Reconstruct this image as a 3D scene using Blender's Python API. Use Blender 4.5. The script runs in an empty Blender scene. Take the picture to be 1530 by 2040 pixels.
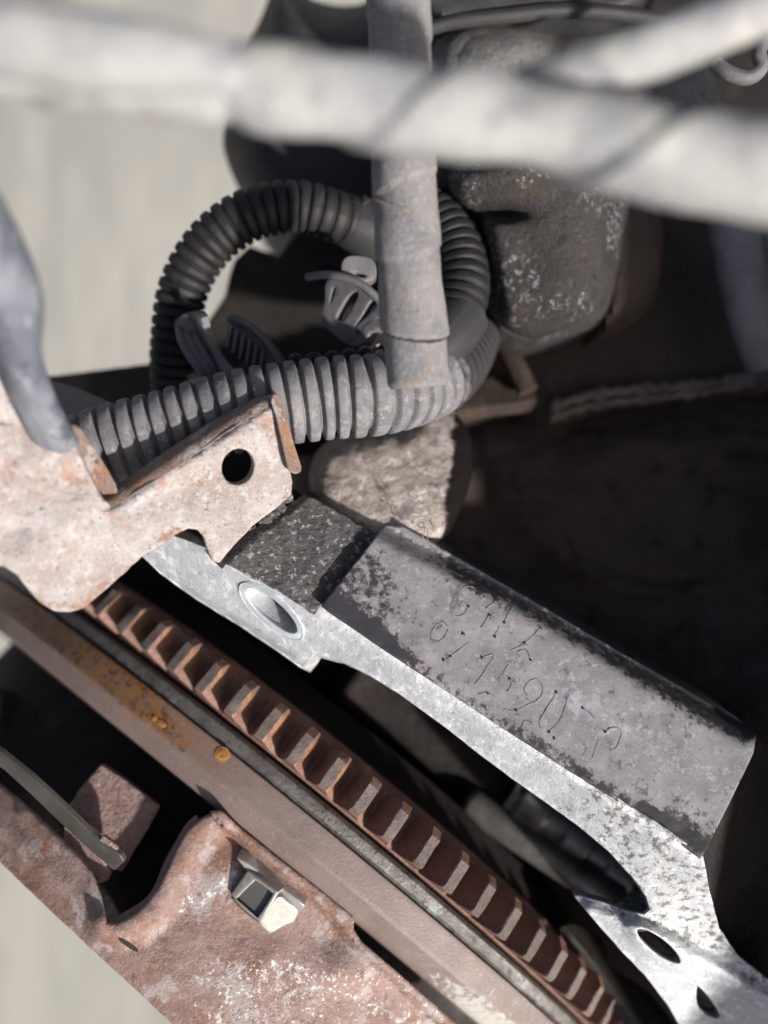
import bpy, bmesh, math, random
import numpy as np
from mathutils import Vector, Matrix, noise as mnoise
from mathutils.geometry import tessellate_polygon

random.seed(7); rng = np.random.default_rng(7)
SC = bpy.context.scene; COL = SC.collection
# 1 unit = 10 cm.  z = 0 is the concrete floor, the phone is held 9 units above it, looking down.
H = 9.0; F = 1697.0
CAM = Vector((0, 0, H))

# ---------------------------------------------------------------- camera
cd = bpy.data.cameras.new('camera'); cam = bpy.data.objects.new('camera', cd); COL.objects.link(cam)
cam.location = CAM; cam.rotation_euler = (0, 0, 0)
cd.sensor_fit = 'VERTICAL'; cd.sensor_height = 24.0; cd.sensor_width = 18.0
cd.lens = 24.0 * F / 2040.0
cd.clip_start = 0.02; cd.clip_end = 500
cd.dof.use_dof = True; cd.dof.focus_distance = 1.50; cd.dof.aperture_fstop = 0.42
SC.camera = cam

# ---------------------------------------------------------------- sky, sun, exposure
SUN = Vector((0.56, -0.53, 0.64)).normalized()
w = bpy.data.worlds.new('World'); SC.world = w; w.use_nodes = True
nt = w.node_tree; bg = nt.nodes['Background']
sky = nt.nodes.new('ShaderNodeTexSky'); sky.sky_type = 'NISHITA'; sky.sun_disc = False
sky.sun_elevation = math.asin(SUN.z); sky.sun_rotation = math.atan2(SUN.x, SUN.y)
nt.links.new(sky.outputs[0], bg.inputs[0]); bg.inputs[1].default_value = 0.068
sky.dust_density = 5.0; sky.ozone_density = 0.4; sky.air_density = 0.8
sl = bpy.data.lights.new('sun', 'SUN'); so = bpy.data.objects.new('sun', sl); COL.objects.link(so)
sl.energy = 4.7; sl.angle = math.radians(2.0); sl.color = (1.0, 0.955, 0.90)
so.rotation_euler = SUN.to_track_quat('Z', 'Y').to_euler(); so.location = (6, -6, 16)
SC.view_settings.view_transform = 'Standard'; SC.view_settings.look = 'None'
SC.view_settings.exposure = 0.5; SC.view_settings.gamma = 1.0
SC.cycles.max_bounces = 6

# ---------------------------------------------------------------- helpers
def pt(x, y, d): return Vector(((x - 765) / F * d, (1020 - y) / F * d, H - d))
def pts(x, y, d):
    x = np.asarray(x, float); y = np.asarray(y, float); d = np.asarray(d, float) + 0 * x
    return np.stack([(x - 765) / F * d, (1020 - y) / F * d, H - d], 1)
def plane(*q):
    """depth function of the plane through three picture points at given distances"""
    P = [np.array([(x - 765) / F * d, (1020 - y) / F * d, -d]) for x, y, d in q]
    n = np.cross(P[1] - P[0], P[2] - P[0]); c = n @ P[0]
    return lambda x, y: c / (n[0] * (x - 765) / F + n[1] * (1020 - y) / F - n[2])
def flat(d): return lambda x, y: d + 0 * np.asarray(x, float)

def tag(o, label=None, cat=None, group=None, kind=None):
    if label: o['label'] = label
    if cat: o['category'] = cat
    if group: o['group'] = group
    if kind: o['kind'] = kind
    return o
def thing(name, label, cat, loc, group=None):
    o = bpy.data.objects.new(name, None); COL.objects.link(o); o.location = loc
    o.empty_display_size = 0.05
    return tag(o, label, cat, group)
def world_loc(o):
    v = Vector(o.location); p = o.parent
    while p: v = v + 0 * v; p = p.parent
    return v
def link(o, parent=None):
    COL.objects.link(o)
    if parent is not None:
        o.parent = parent
        m = Matrix.Translation(parent.location) if parent.type == 'EMPTY' else Matrix.Identity(4)
        o.matrix_parent_inverse = m.inverted()
    return o
def finish(name, me, mat, parent=None, angle=38):
    me.materials.append(mat)
    me.polygons.foreach_set('use_smooth', [True] * len(me.polygons))
    me.set_sharp_from_angle(angle=math.radians(angle))
    return link(bpy.data.objects.new(name, me), parent)
def from_np(name, V, Fs, mat, parent=None, angle=38, uv=None, wear_shade=None):
    me = bpy.data.meshes.new(name); me.from_pydata([tuple(v) for v in V], [], [tuple(f) for f in Fs])
    if wear_shade is not None:
        at = me.attributes.new('wear_shade', 'FLOAT', 'POINT'); at.data.foreach_set('value', np.asarray(wear_shade, np.float32))
    if uv is not None:
        ul = me.uv_layers.new(name='UVMap')
        li = np.zeros(len(me.loops), int); me.loops.foreach_get('vertex_index', li)
        ul.data.foreach_set('uv', np.asarray(uv, np.float32)[li].ravel())
    me.validate(); me.update()
    return finish(name, me, mat, parent, angle)

def seg_dist(X, Y, poly, closed=True):
    D = np.full(len(X), 1e9); n = len(poly)
    for i in range(n if closed else n - 1):
        x0, y0 = poly[i]; x1, y1 = poly[(i + 1) % n]
        dx, dy = x1 - x0, y1 - y0; L = dx * dx + dy * dy + 1e-9
        t = np.clip(((X - x0) * dx + (Y - y0) * dy) / L, 0, 1)
        D = np.minimum(D, np.hypot(X - x0 - t * dx, Y - y0 - t * dy))
    return D
def side(X, Y, poly):
    """signed distance to an open polyline, positive on its right-hand side going along it (image coords)"""
    D = np.full(len(X), 1e9); S = np.zeros(len(X))
    for i in range(len(poly) - 1):
        x0, y0 = poly[i]; x1, y1 = poly[i + 1]
        dx, dy = x1 - x0, y1 - y0; L = dx * dx + dy * dy + 1e-9
        t = np.clip(((X - x0) * dx + (Y - y0) * dy) / L, 0, 1)
        d = np.hypot(X - x0 - t * dx, Y - y0 - t * dy)
        c = np.sign(dx * (Y - y0) - dy * (X - x0))
        m = d < D - 1e-9; D[m] = d[m]; S[m] = c[m]
    return D * S
def sstep(a, b, x):
    t = np.clip((x - a) / (b - a), 0, 1); return t * t * (3 - 2 * t)
def fbm(X, Y, sc, seed=0.0, octv=4):
    return np.array([mnoise.fractal(Vector((x / sc, y / sc, seed)), 0.9, 2.1, octv) for x, y in zip(X, Y)])
def rough_line(poly, amp, step, seed=1.0, closed=True):
    out = []; n = len(poly)
    for i in range(n if closed else n - 1):
        x0, y0 = poly[i]; x1, y1 = poly[(i + 1) % n]
        k = max(1, int(math.hypot(x1 - x0, y1 - y0) / step))
        for j in range(k):
            x = x0 + (x1 - x0) * j / k; y = y0 + (y1 - y0) * j / k
            q = 0 if j == 0 else 1
            out.append((x + q * amp * mnoise.noise(Vector((x / 17, y / 17, seed))), y + q * amp * mnoise.noise(Vector((x / 17, y / 17, seed + 9)))))
    if not closed: out.append(poly[-1])
    return out
def smooth_poly(P, n=6, closed=True):
    """Catmull-Rom through the outline points"""
    P = [np.array(p, float) for p in P]; out = []; m = len(P)
    for i in range(m if closed else m - 1):
        g = (lambda k: P[k % m]) if closed else (lambda k: P[min(max(k, 0), m - 1)])
        a, b, c, d = g(i - 1), g(i), g(i + 1), g(i + 2)
        for j in range(n):
            t = j / n
            out.append(0.5 * (2 * b + (c - a) * t + (2 * a - 5 * b + 4 * c - d) * t * t + (3 * b - a - 3 * c + d) * t ** 3))
    if not closed: out.append(P[-1])
    return [tuple(p) for p in out]
def ellipse(cx, cy, a, b, rot=0, n=28, t0=0, t1=360):
    r = math.radians(rot); o = []
    for i in range(n):
        t = math.radians(t0 + (t1 - t0) * i / n); x = a * math.cos(t); y = b * math.sin(t)
        o.append((cx + x * math.cos(r) - y * math.sin(r), cy + x * math.sin(r) + y * math.cos(r)))
    return o

def sheet(name, loops, dfun, thick, mat, parent=None, grid=24, wear_shade=None, exdir=None, bevel=0.004, mapf=None, angle=40, back=True):
    """a plate or casting: outline loops (first the outer one, then holes) laid on a real surface, given thickness and rounded edges"""
    loops = [[Vector((x, y, 0)) for x, y in lp] for lp in loops]
    flatv = [v for lp in loops for v in lp]
    bm = bmesh.new(); bv = [bm.verts.new(v) for v in flatv]
    for t in tessellate_polygon(loops):
        try: bm.faces.new([bv[i] for i in t])
        except ValueError: pass
    bmesh.ops.dissolve_limit(bm, angle_limit=0.01, verts=[], edges=[e for e in bm.edges if len(e.link_faces) == 2], use_dissolve_boundaries=False) if len(loops) == 1 else None
    xs = [v.x for v in flatv]; ys = [v.y for v in flatv]
    for ax, lo, hi in ((0, min(xs), max(xs)), (1, min(ys), max(ys))):
        k = int((hi - lo) / grid)
        for i in range(1, k + 1):
            c = lo + (hi - lo) * i / (k + 1)
            bmesh.ops.bisect_plane(bm, geom=bm.verts[:] + bm.edges[:] + bm.faces[:], plane_co=(c, 0, 0) if ax == 0 else (0, c, 0), plane_no=(1, 0, 0) if ax == 0 else (0, 1, 0), dist=1e-4)
    bmesh.ops.delete(bm, geom=[v for v in bm.verts if not v.link_faces], context='VERTS')
    for f in bm.faces:
        f.normal_update()
        if f.normal.z > 0: f.normal_flip()      # image y runs down: this faces the camera
    bm.verts.index_update(); bm.verts.ensure_lookup_table()
    X = np.array([v.co.x for v in bm.verts]); Y = np.array([v.co.y for v in bm.verts]); n = len(X)
    if mapf is None: P = pts(X, Y, dfun(X, Y))
    else: P = mapf(X, Y)
    faces = [[v.index for v in f.verts] for f in bm.faces]
    bed = []; nrm = np.zeros((n, 2))
    for e in bm.edges:
        if len(e.link_faces) == 1:
            f = e.link_faces[0]; ids = [v.index for v in f.verts]
            a, b = e.verts[0].index, e.verts[1].index
            if ids[(ids.index(a) + 1) % len(ids)] != b: a, b = b, a
            bed.append((a, b))
            d = np.array([X[b] - X[a], Y[b] - Y[a]]); L = np.hypot(*d) + 1e-9
            q = np.array([-d[1], d[0]]) / L
            c = f.calc_center_median(); mid = np.array([(X[a] + X[b]) / 2 - c.x, (Y[a] + Y[b]) / 2 - c.y])
            if q @ mid < 0: q = -q
            nrm[a] += q; nrm[b] += q
    nl = np.hypot(nrm[:, 0], nrm[:, 1]) + 1e-9; nrm /= nl[:, None]
    bm.free()
    if exdir is None:
        A = np.zeros(3)
        for f in faces:
            p0 = P[f[0]]
            for i in range(1, len(f) - 1): A += np.cross(P[f[i]] - p0, P[f[i + 1]] - p0)
        ex = -A / (np.linalg.norm(A) + 1e-12)
    else: ex = np.array(Vector(exdir).normalized())
    bidx = sorted({i for e in bed for i in e}); pos = {v: i for i, v in enumerate(bidx)}
    out = np.stack([nrm[bidx, 0], -nrm[bidx, 1], 0 * nrm[bidx, 0]], 1)
    out = out - (out @ ex)[:, None] * ex
    rings = [(math.radians(a)) for a in (30, 60, 90)] if bevel > 0 else []
    V = [P]; prev = {v: v for v in bidx}
    nv = n
    W = None if wear_shade is None else wear_shade(X, Y)
    Ws = [W]
    def addring(Q):
        nonlocal nv, prev
        cur = {v: nv + i for i, v in enumerate(bidx)}
        for a, b in bed: faces.append([prev[b], prev[a], cur[a], cur[b]])
        V.append(Q); nv += len(bidx); prev = cur
        if W is not None: Ws.append(W[bidx])
    for r in rings: addring(P[bidx] + out * bevel * math.sin(r) + ex * bevel * (1 - math.cos(r)))
    addring(P[bidx] + out * bevel + ex * max(thick, bevel * 1.2))
    if back and thick > 0:
        inner = [i for i in range(n) if i not in pos]
        cur = dict(prev)
        for k, i in enumerate(inner): cur[i] = nv + k
        V.append(P[inner] + ex * thick if inner else np.zeros((0, 3))); nv += len(inner)
        if W is not None: Ws.append(W[inner])
        nf = len(faces)
        top = faces[:]
        for f in top[:]:
            if all(i < n for i in f): faces.append([cur[i] for i in reversed(f)])
    return from_np(name, np.concatenate(V), faces, mat, parent, angle, wear_shade=None if W is None else np.concatenate(Ws))

def catmull(P, n):
    P = [np.array(p, float) for p in P]; m = len(P); out = []
    for i in range(m - 1):
        a, b, c, d = P[max(i - 1, 0)], P[i], P[i + 1], P[min(i + 2, m - 1)]
        for j in range(n):
            t = j / n
            out.append(0.5 * (2 * b + (c - a) * t + (2 * a - 5 * b + 4 * c - d) * t * t + (3 * b - a - 3 * c + d) * t ** 3))
    out.append(P[-1]); return np.array(out)
def tube(name, path, rfun, mat, parent=None, step=0.01, seg=28, cap=True, angle=60, wear_shade=None, squash=None):
    """path: 3-D points; rfun(length array, angle array) -> radius"""
    C = catmull(path, 24)
    L = np.concatenate([[0], np.cumsum(np.linalg.norm(np.diff(C, axis=0), axis=1))])
    n = max(4, int(L[-1] / step)); S = np.linspace(0, L[-1], n)
    C = np.stack([np.interp(S, L, C[:, k]) for k in range(3)], 1)
    T = np.gradient(C, axis=0); T /= np.linalg.norm(T, axis=1)[:, None]
    up = np.array([0, 0, 1.0]); N = up - T[0] * (up @ T[0])
    if np.linalg.norm(N) < 1e-3: N = np.array([1.0, 0, 0])
    N /= np.linalg.norm(N); Ns = []
    for i in range(n):
        N = N - T[i] * (N @ T[i]); N /= np.linalg.norm(N); Ns.append(N)
    Ns = np.array(Ns); Bs = np.cross(T, Ns)
    ph = np.linspace(0, 2 * math.pi, seg + 1)
    SS, PH = np.meshgrid(S, ph, indexing='ij'); R = rfun(SS, PH)
    V = C[:, None, :] + R[..., None] * (np.cos(PH)[..., None] * Ns[:, None, :] + np.sin(PH)[..., None] * Bs[:, None, :])
    V[:, -1] = V[:, 0]
    V = V.reshape(-1, 3); m = seg + 1
    Fs = [(i * m + j, i * m + j + 1, (i + 1) * m + j + 1, (i + 1) * m + j) for i in range(n - 1) for j in range(seg)]
    r0 = float(np.mean(R)); uv = np.stack([SS.ravel() * 10, PH.ravel() * r0 * 10], 1)
    wv = None if wear_shade is None else wear_shade(SS, PH).ravel()
    if cap:
        V = np.concatenate([V, C[:1], C[-1:]]); a = len(V) - 2
        Fs += [(a, j + 1, j) for j in range(seg)] + [(a + 1, (n - 1) * m + j, (n - 1) * m + j + 1) for j in range(seg)]
        uv = np.concatenate([uv, [[0, 0], [S[-1] * 10, 0]]])
        if wv is not None: wv = np.concatenate([wv, [0, 0]])
    return from_np(name, V, Fs, mat, parent, angle, uv=uv, wear_shade=wv)
def box_between(name, p0, p1, wdt, hgt, mat, parent=None, up=(0, 0, 1), bev=0.004):
    p0, p1 = Vector(p0), Vector(p1); d = (p1 - p0).normalized(); s = d.cross(Vector(up)).normalized(); u = s.cross(d)
    bm = bmesh.new(); bmesh.ops.create_cube(bm, size=1)
    L = (p1 - p0).length; c = (p0 + p1) / 2
    for v in bm.verts: v.co = c + d * v.co.x * L + s * v.co.y * wdt + u * v.co.z * hgt
    bmesh.ops.recalc_face_normals(bm, faces=bm.faces[:])
    if bev: bmesh.ops.bevel(bm, geom=bm.edges[:], offset=bev, segments=2, affect='EDGES', profile=0.6)
    me = bpy.data.meshes.new(name); bm.to_mesh(me); bm.free()
    return finish(name, me, mat, parent)

# ---------------------------------------------------------------- materials
def grime(name, base, var, scale=14, spots=(), wear_shade=None, rough=0.75, rvar=0.15, metal=0.0, bump=0.25, bscale=90, spec=0.3, weave=0, stretch=None, orand=0):
    m = bpy.data.materials.new(name); m.use_nodes = True; t = m.node_tree; N = t.nodes; Lk = t.links.new
    b = N['Principled BSDF']; tc = N.new('ShaderNodeTexCoord'); vec = tc.outputs['Object']
    if stretch:
        mp = N.new('ShaderNodeMapping'); mp.inputs['Scale'].default_value = stretch[0]; mp.inputs['Rotation'].default_value = stretch[1]
        Lk(vec, mp.inputs[0]); vec = mp.outputs[0]
    def nz(sc, det=7, ro=0.62, off=0.0, v=None):
        n = N.new('ShaderNodeTexNoise'); n.noise_dimensions = '4D'; n.inputs['W'].default_value = off
        n.inputs['Scale'].default_value = sc; n.inputs['Detail'].default_value = det; n.inputs['Roughness'].default_value = ro
        Lk(v or vec, n.inputs['Vector'])
        g = N.new('ShaderNodeMath'); g.operation = 'MULTIPLY_ADD'; g.inputs[1].default_value = 1.45; g.inputs[2].default_value = -0.225
        Lk(n.outputs[0], g.inputs[0]); return g.outputs[0]
    def rng_(v, a, c):
        r = N.new('ShaderNodeMapRange'); r.interpolation_type = 'SMOOTHSTEP'; r.inputs[1].default_value = a; r.inputs[2].default_value = c
        Lk(v, r.inputs[0]); return r.outputs[0]
    def mix(fac, A, B):
        x = N.new('ShaderNodeMix'); x.data_type = 'RGBA'; Lk(fac, x.inputs[0])
        for s, i in ((A, 6), (B, 7)):
            if isinstance(s, tuple): x.inputs[i].default_value = (*s, 1)
            else: Lk(s, x.inputs[i])
        return x.outputs[2]
    def math_(op, A, B):
        x = N.new('ShaderNodeMath'); x.operation = op
        for s, i in ((A, 0), (B, 1)):
            if isinstance(s, (int, float)): x.inputs[i].default_value = s
            else: Lk(s, x.inputs[i])
        return x.outputs[0]
    sd = (hash(name) % 97) * 0.0 + sum(map(ord, name)) % 89
    col = mix(rng_(nz(scale, off=sd), 0.33, 0.67), base, var)
    hgt = nz(bscale, 6, 0.65, sd + 2)
    for k, sp in enumerate(spots):
        c, sc, th, soft = sp[:4]; st = sp[4] if len(sp) > 4 else 1.0
        f = rng_(nz(sc, 6, 0.68, sd + 5 + 3 * k), th, th + soft)
        if len(sp) > 5:  # only where a second, coarser noise is high
            f = math_('MULTIPLY', f, rng_(nz(sp[5], 3, 0.5, sd + 40 + k), sp[6], sp[6] + 0.12))
        col = mix(math_('MULTIPLY', f, st), col, c)
    fine = nz(bscale * 4, 3, 0.6, sd + 11)
    col = mix(math_('MULTIPLY', rng_(fine, 0.35, 0.75), 0.22), col, tuple(min(1, x * 1.9 + 0.02) for x in var))
    if wear_shade:  # mask holds wear, plus painted shade and sheen on some parts
        for k, (c, sc, amp, *sg) in enumerate(wear_shade):
            at = N.new('ShaderNodeAttribute'); at.attribute_name = 'wear_shade'
            v = math_('ADD', math_('MULTIPLY', at.outputs['Fac'], sg[0] if sg else 1.0), math_('MULTIPLY', math_('SUBTRACT', nz(sc, 7, 0.72, sd + 70 + k), 0.5), amp))
            col = mix(rng_(v, 0.4, 0.62), col, c)
    if orand:
        oi = N.new('ShaderNodeObjectInfo'); col = mix(math_('MULTIPLY', oi.outputs['Random'], orand), col, tuple(x * 0.35 for x in base))
    Lk(col, b.inputs['Base Color'])
    rr = N.new('ShaderNodeMapRange'); rr.inputs[3].default_value = max(0.05, rough - rvar); rr.inputs[4].default_value = min(1, rough + rvar)
    Lk(nz(scale * 2.3, off=sd + 20), rr.inputs[0]); Lk(rr.outputs[0], b.inputs['Roughness'])
    b.inputs['Metallic'].default_value = metal; b.inputs['Specular IOR Level'].default_value = spec
    hh = math_('ADD', hgt, math_('MULTIPLY', fine, 0.35))
    if weave:
        uvv = tc.outputs['UV']; acc = None
        for d in ('X', 'Y'):
            wv = N.new('ShaderNodeTexWave'); wv.bands_direction = d; wv.inputs['Scale'].default_value = weave; wv.inputs['Distortion'].default_value = 0.4
            Lk(uvv, wv.inputs[0]); acc = wv.outputs[1] if acc is None else math_('MAXIMUM', acc, wv.outputs[1])
        hh = math_('ADD', hh, math_('MULTIPLY', acc, 0.12))
    bp = N.new('ShaderNodeBump'); bp.inputs['Strength'].default_value = bump; bp.inputs['Distance'].default_value = 0.012
    Lk(hh, bp.inputs['Height']); Lk(bp.outputs[0], b.inputs['Normal'])
    return m

WHITE = (0.62, 0.62, 0.62)
M = {}
M['floor'] = grime('concrete', (0.31, 0.30, 0.275), (0.245, 0.242, 0.222), 1.3, [((0.20, 0.205, 0.19), 2.4, 0.52, 0.2, 0.7), ((0.38, 0.375, 0.335), 3.5, 0.58, 0.15, 0.6), ((0.17, 0.165, 0.15), 9, 0.62, 0.1, 0.5)], rough=0.9, bump=0.1, bscale=8, stretch=((1.7, 0.3, 1), (0, 0, 0.3)))
M['tape'] = grime('dusty_tape', (0.345, 0.345, 0.335), (0.26, 0.265, 0.275), 8, [((0.43, 0.425, 0.38), 9, 0.52, 0.16, 0.85), ((0.17, 0.175, 0.195), 10, 0.60, 0.1, 0.75), ((0.22, 0.20, 0.17), 16, 0.62, 0.1, 0.5)], rough=0.85, bump=0.4, bscale=30, wear_shade=[((0.05, 0.05, 0.075), 20, 0.25)])
M['cloth'] = grime('cloth_tape', (0.26, 0.25, 0.25), (0.17, 0.17, 0.18), 14, [((0.36, 0.34, 0.33), 150, 0.55, 0.12, 0.8), ((0.30, 0.23, 0.17), 22, 0.62, 0.1, 0.7), ((0.09, 0.085, 0.09), 130, 0.62, 0.08, 0.7)], rough=0.95, bump=0.55, bscale=160, weave=9.0, wear_shade=[((0.03, 0.028, 0.03), 40, 0.15)])
M['conduit'] = grime('dusty_conduit', (0.19, 0.185, 0.19), (0.115, 0.115, 0.125), 20, [((0.27, 0.25, 0.24), 70, 0.54, 0.15, 0.8), ((0.42, 0.40, 0.38), 260, 0.66, 0.05, 0.8), ((0.07, 0.065, 0.07), 120, 0.62, 0.08, 0.6)], rough=0.75, bump=0.15, bscale=200, wear_shade=[((0.032, 0.030, 0.032), 20, 0.5)])
M['loop'] = grime('black_conduit', (0.017, 0.016, 0.0175), (0.012, 0.0115, 0.013), 12, [((0.036, 0.032, 0.031), 30, 0.54, 0.2, 0.8), ((0.007, 0.008, 0.012), 9, 0.58, 0.1, 0.8)], rough=0.6, bump=0.1, bscale=160)
M['clip'] = grime('grey_plastic', (0.15, 0.145, 0.15), (0.105, 0.10, 0.108), 14, [((0.22, 0.21, 0.21), 60, 0.60, 0.1, 0.6)], rough=0.6, bump=0.15, bscale=120)
M['bracket'] = grime('rusty_zinc_plate', (0.27, 0.222, 0.205), (0.36, 0.33, 0.322), 14, [((0.30, 0.15, 0.085), 7, 0.57, 0.12, 0.75), ((0.43, 0.415, 0.41), 60, 0.53, 0.14, 0.75), ((0.17, 0.125, 0.11), 100, 0.59, 0.08, 0.75), ((0.03, 0.026, 0.026), 70, 0.69, 0.03, 0.95), ((0.54, 0.53, 0.53), 200, 0.66, 0.04, 0.8)], rough=0.55, bump=0.4, bscale=150, wear_shade=[((0.25, 0.125, 0.07), 26, 1.0)])
M['flange'] = grime('rusty_flange', (0.165, 0.115, 0.095), (0.24, 0.175, 0.15), 16, [((0.36, 0.34, 0.33), 24, 0.55, 0.1, 0.9), ((0.07, 0.042, 0.035), 70, 0.6, 0.08, 0.8), ((0.30, 0.15, 0.075), 10, 0.58, 0.1, 0.7)], rough=0.6, bump=0.5, bscale=150)
M['alu'] = grime('clean_aluminium', (0.47, 0.485, 0.50), (0.37, 0.385, 0.41), 16, [((0.66, 0.67, 0.68), 40, 0.53, 0.12, 0.85), ((0.24, 0.25, 0.27), 55, 0.62, 0.06, 0.7), ((0.33, 0.345, 0.37), 9, 0.54, 0.14, 0.7)], rough=0.5, metal=0.2, bump=0.3, bscale=110, spec=0.5, wear_shade=[((0.15, 0.14, 0.13), 60, 1.6)])
M['bright'] = grime('fresh_cut_aluminium', (0.62, 0.65, 0.68), (0.42, 0.45, 0.48), 12, [((0.20, 0.20, 0.20), 30, 0.64, 0.08, 0.7)], rough=0.42, metal=0.35, bump=0.2, bscale=120, spec=0.5)
M['pad'] = grime('cast_pad', (0.32, 0.308, 0.318), (0.235, 0.225, 0.238), 16, [((0.34, 0.295, 0.28), 8, 0.52, 0.2, 0.6), ((0.10, 0.095, 0.105), 42, 0.60, 0.07, 0.8), ((0.46, 0.46, 0.485), 80, 0.60, 0.08, 0.7), ((0.15, 0.142, 0.15), 130, 0.63, 0.07, 0.6)], rough=0.42, metal=0.3, bump=0.13, bscale=130, spec=0.5, wear_shade=[((0.052, 0.050, 0.056), 60, 1.1), ((0.40, 0.405, 0.435), 60, 1.7, -1.0)])
M['darkblock'] = grime('dark_cast_face', (0.06, 0.056, 0.056), (0.10, 0.095, 0.095), 26, [((0.42, 0.41, 0.41), 95, 0.585, 0.05, 0.85), ((0.025, 0.02, 0.02), 35, 0.58, 0.1, 0.7), ((0.15, 0.13, 0.12), 14, 0.6, 0.12, 0.6)], rough=0.55, bump=0.7, bscale=110, wear_shade=[((0.010, 0.008, 0.008), 40, 0.6)])
M['rim'] = grime('rusty_rim', (0.20, 0.15, 0.135), (0.16, 0.118, 0.108), 10, [((0.29, 0.25, 0.235), 140, 0.60, 0.08, 0.5), ((0.10, 0.065, 0.055), 110, 0.63, 0.08, 0.5)], rough=0.5, bump=0.2, bscale=220, spec=0.5, wear_shade=[((0.085, 0.04, 0.028), 26, 0.9), ((0.27, 0.12, 0.03), 110, 2.0), ((0.40, 0.385, 0.355), 80, 0.9, -1.0)])
M['rust_patch'] = grime('orange_rust', (0.42, 0.20, 0.05), (0.30, 0.13, 0.04), 30, [((0.5, 0.3, 0.1), 60, 0.6, 0.1, 0.7)], rough=0.9, bump=0.6, bscale=150)
M['gear'] = grime('rusty_gear', (0.25, 0.135, 0.10), (0.17, 0.095, 0.075), 24, [((0.36, 0.25, 0.205), 60, 0.55, 0.12, 0.8), ((0.075, 0.04, 0.03), 70, 0.6, 0.08, 0.7), ((0.42, 0.20, 0.07), 10, 0.64, 0.08, 0.7)], rough=0.55, bump=0.4, bscale=190, spec=0.45, orand=0.55)
M['land'] = grime('worn_tooth', (0.165, 0.13, 0.115), (0.115, 0.088, 0.077), 30, [((0.08, 0.04, 0.028), 90, 0.58, 0.08, 0.8), ((0.40, 0.17, 0.06), 12, 0.68, 0.06, 0.9)], rough=0.5, bump=0.4, bscale=190, spec=0.5, orand=0.5)
M['steelbar'] = grime('dark_steel', (0.15, 0.14, 0.13), (0.085, 0.078, 0.072), 24, [((0.30, 0.31, 0.32), 14, 0.58, 0.12, 0.7), ((0.03, 0.026, 0.025), 60, 0.57, 0.08, 0.8)], rough=0.42, metal=0.35, bump=0.3, bscale=150, spec=0.5)
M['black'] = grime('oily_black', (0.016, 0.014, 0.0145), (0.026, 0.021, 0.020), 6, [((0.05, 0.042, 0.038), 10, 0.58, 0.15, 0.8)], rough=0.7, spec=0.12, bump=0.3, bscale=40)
M['soot'] = grime('sooty_iron', (0.060, 0.048, 0.042), (0.085, 0.065, 0.055), 5, [((0.13, 0.095, 0.075), 9, 0.56, 0.14, 0.7), ((0.10, 0.105, 0.12), 7, 0.62, 0.12, 0.6)], rough=0.75, spec=0.15, bump=0.4, bscale=40)
M['cover'] = grime('rusty_pressing', (0.195, 0.118, 0.096), (0.27, 0.185, 0.165), 10, [((0.18, 0.085, 0.042), 8, 0.52, 0.12, 0.85), ((0.35, 0.315, 0.31), 14, 0.53, 0.12, 0.8), ((0.045, 0.022, 0.02), 130, 0.65, 0.05, 0.9), ((0.11, 0.06, 0.05), 40, 0.58, 0.1, 0.7), ((0.36, 0.25, 0.215), 150, 0.60, 0.07, 0.6)], rough=0.6, bump=0.35, bscale=130, spec=0.4, wear_shade=[((0.44, 0.415, 0.415), 26, 1.5), ((0.66, 0.65, 0.65), 48, 1.6), ((0.76, 0.76, 0.76), 120, 1.6)])
M['lug'] = grime('rough_iron_lug', (0.33, 0.22, 0.20), (0.23, 0.15, 0.14), 22, [((0.46, 0.34, 0.30), 70, 0.54, 0.12, 0.7), ((0.08, 0.045, 0.04), 110, 0.62, 0.06, 0.8)], rough=0.65, bump=1.0, bscale=70)
M['strap'] = grime('spring_steel', (0.085, 0.08, 0.07), (0.06, 0.056, 0.05), 12, [((0.16, 0.15, 0.13), 40, 0.62, 0.1, 0.5)], rough=0.42, metal=0.4, bump=0.15, bscale=100, spec=0.5)
M['zinc'] = grime('zinc_nut', (0.36, 0.345, 0.32), (0.27, 0.255, 0.235), 20, [((0.44, 0.43, 0.40), 26, 0.55, 0.15, 0.7), ((0.12, 0.09, 0.07), 60, 0.64, 0.07, 0.7)], rough=0.42, metal=0.3, bump=0.06, bscale=120, spec=0.5)
M['nutface'] = grime('dull_grey_core', (0.10, 0.10, 0.098), (0.085, 0.085, 0.085), 14, rough=0.7, bump=0.08, bscale=90)
M['cast'] = grime('corroded_cast', (0.058, 0.051, 0.048), (0.036, 0.032, 0.031), 9, [((0.06, 0.047, 0.033), 8, 0.54, 0.15, 0.7), ((0.34, 0.35, 0.39), 90, 0.55, 0.08, 0.8, 9, 0.50), ((0.13, 0.127, 0.127), 60, 0.60, 0.08, 0.6), ((0.016, 0.014, 0.014), 24, 0.58, 0.12, 0.8)], rough=0.6, bump=0.8, bscale=110, spec=0.35)
M['castlight'] = grime('grey_cast', (0.16, 0.155, 0.15), (0.105, 0.10, 0.10), 8, [((0.26, 0.255, 0.25), 110, 0.58, 0.1, 0.6), ((0.05, 0.047, 0.047), 30, 0.60, 0.08, 0.7)], rough=0.65, bump=0.6, bscale=110, spec=0.4)
M['lump'] = grime('pale_cast', (0.50, 0.445, 0.41), (0.36, 0.315, 0.285), 14, [((0.68, 0.65, 0.62), 34, 0.55, 0.12, 0.8), ((0.07, 0.055, 0.05), 70, 0.66, 0.05, 0.9), ((0.24, 0.195, 0.17), 24, 0.56, 0.1, 0.7)], rough=0.9, spec=0.05, bump=0.8, bscale=110, wear_shade=[((0.016, 0.0135, 0.0125), 16, 0.9)])
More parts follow.
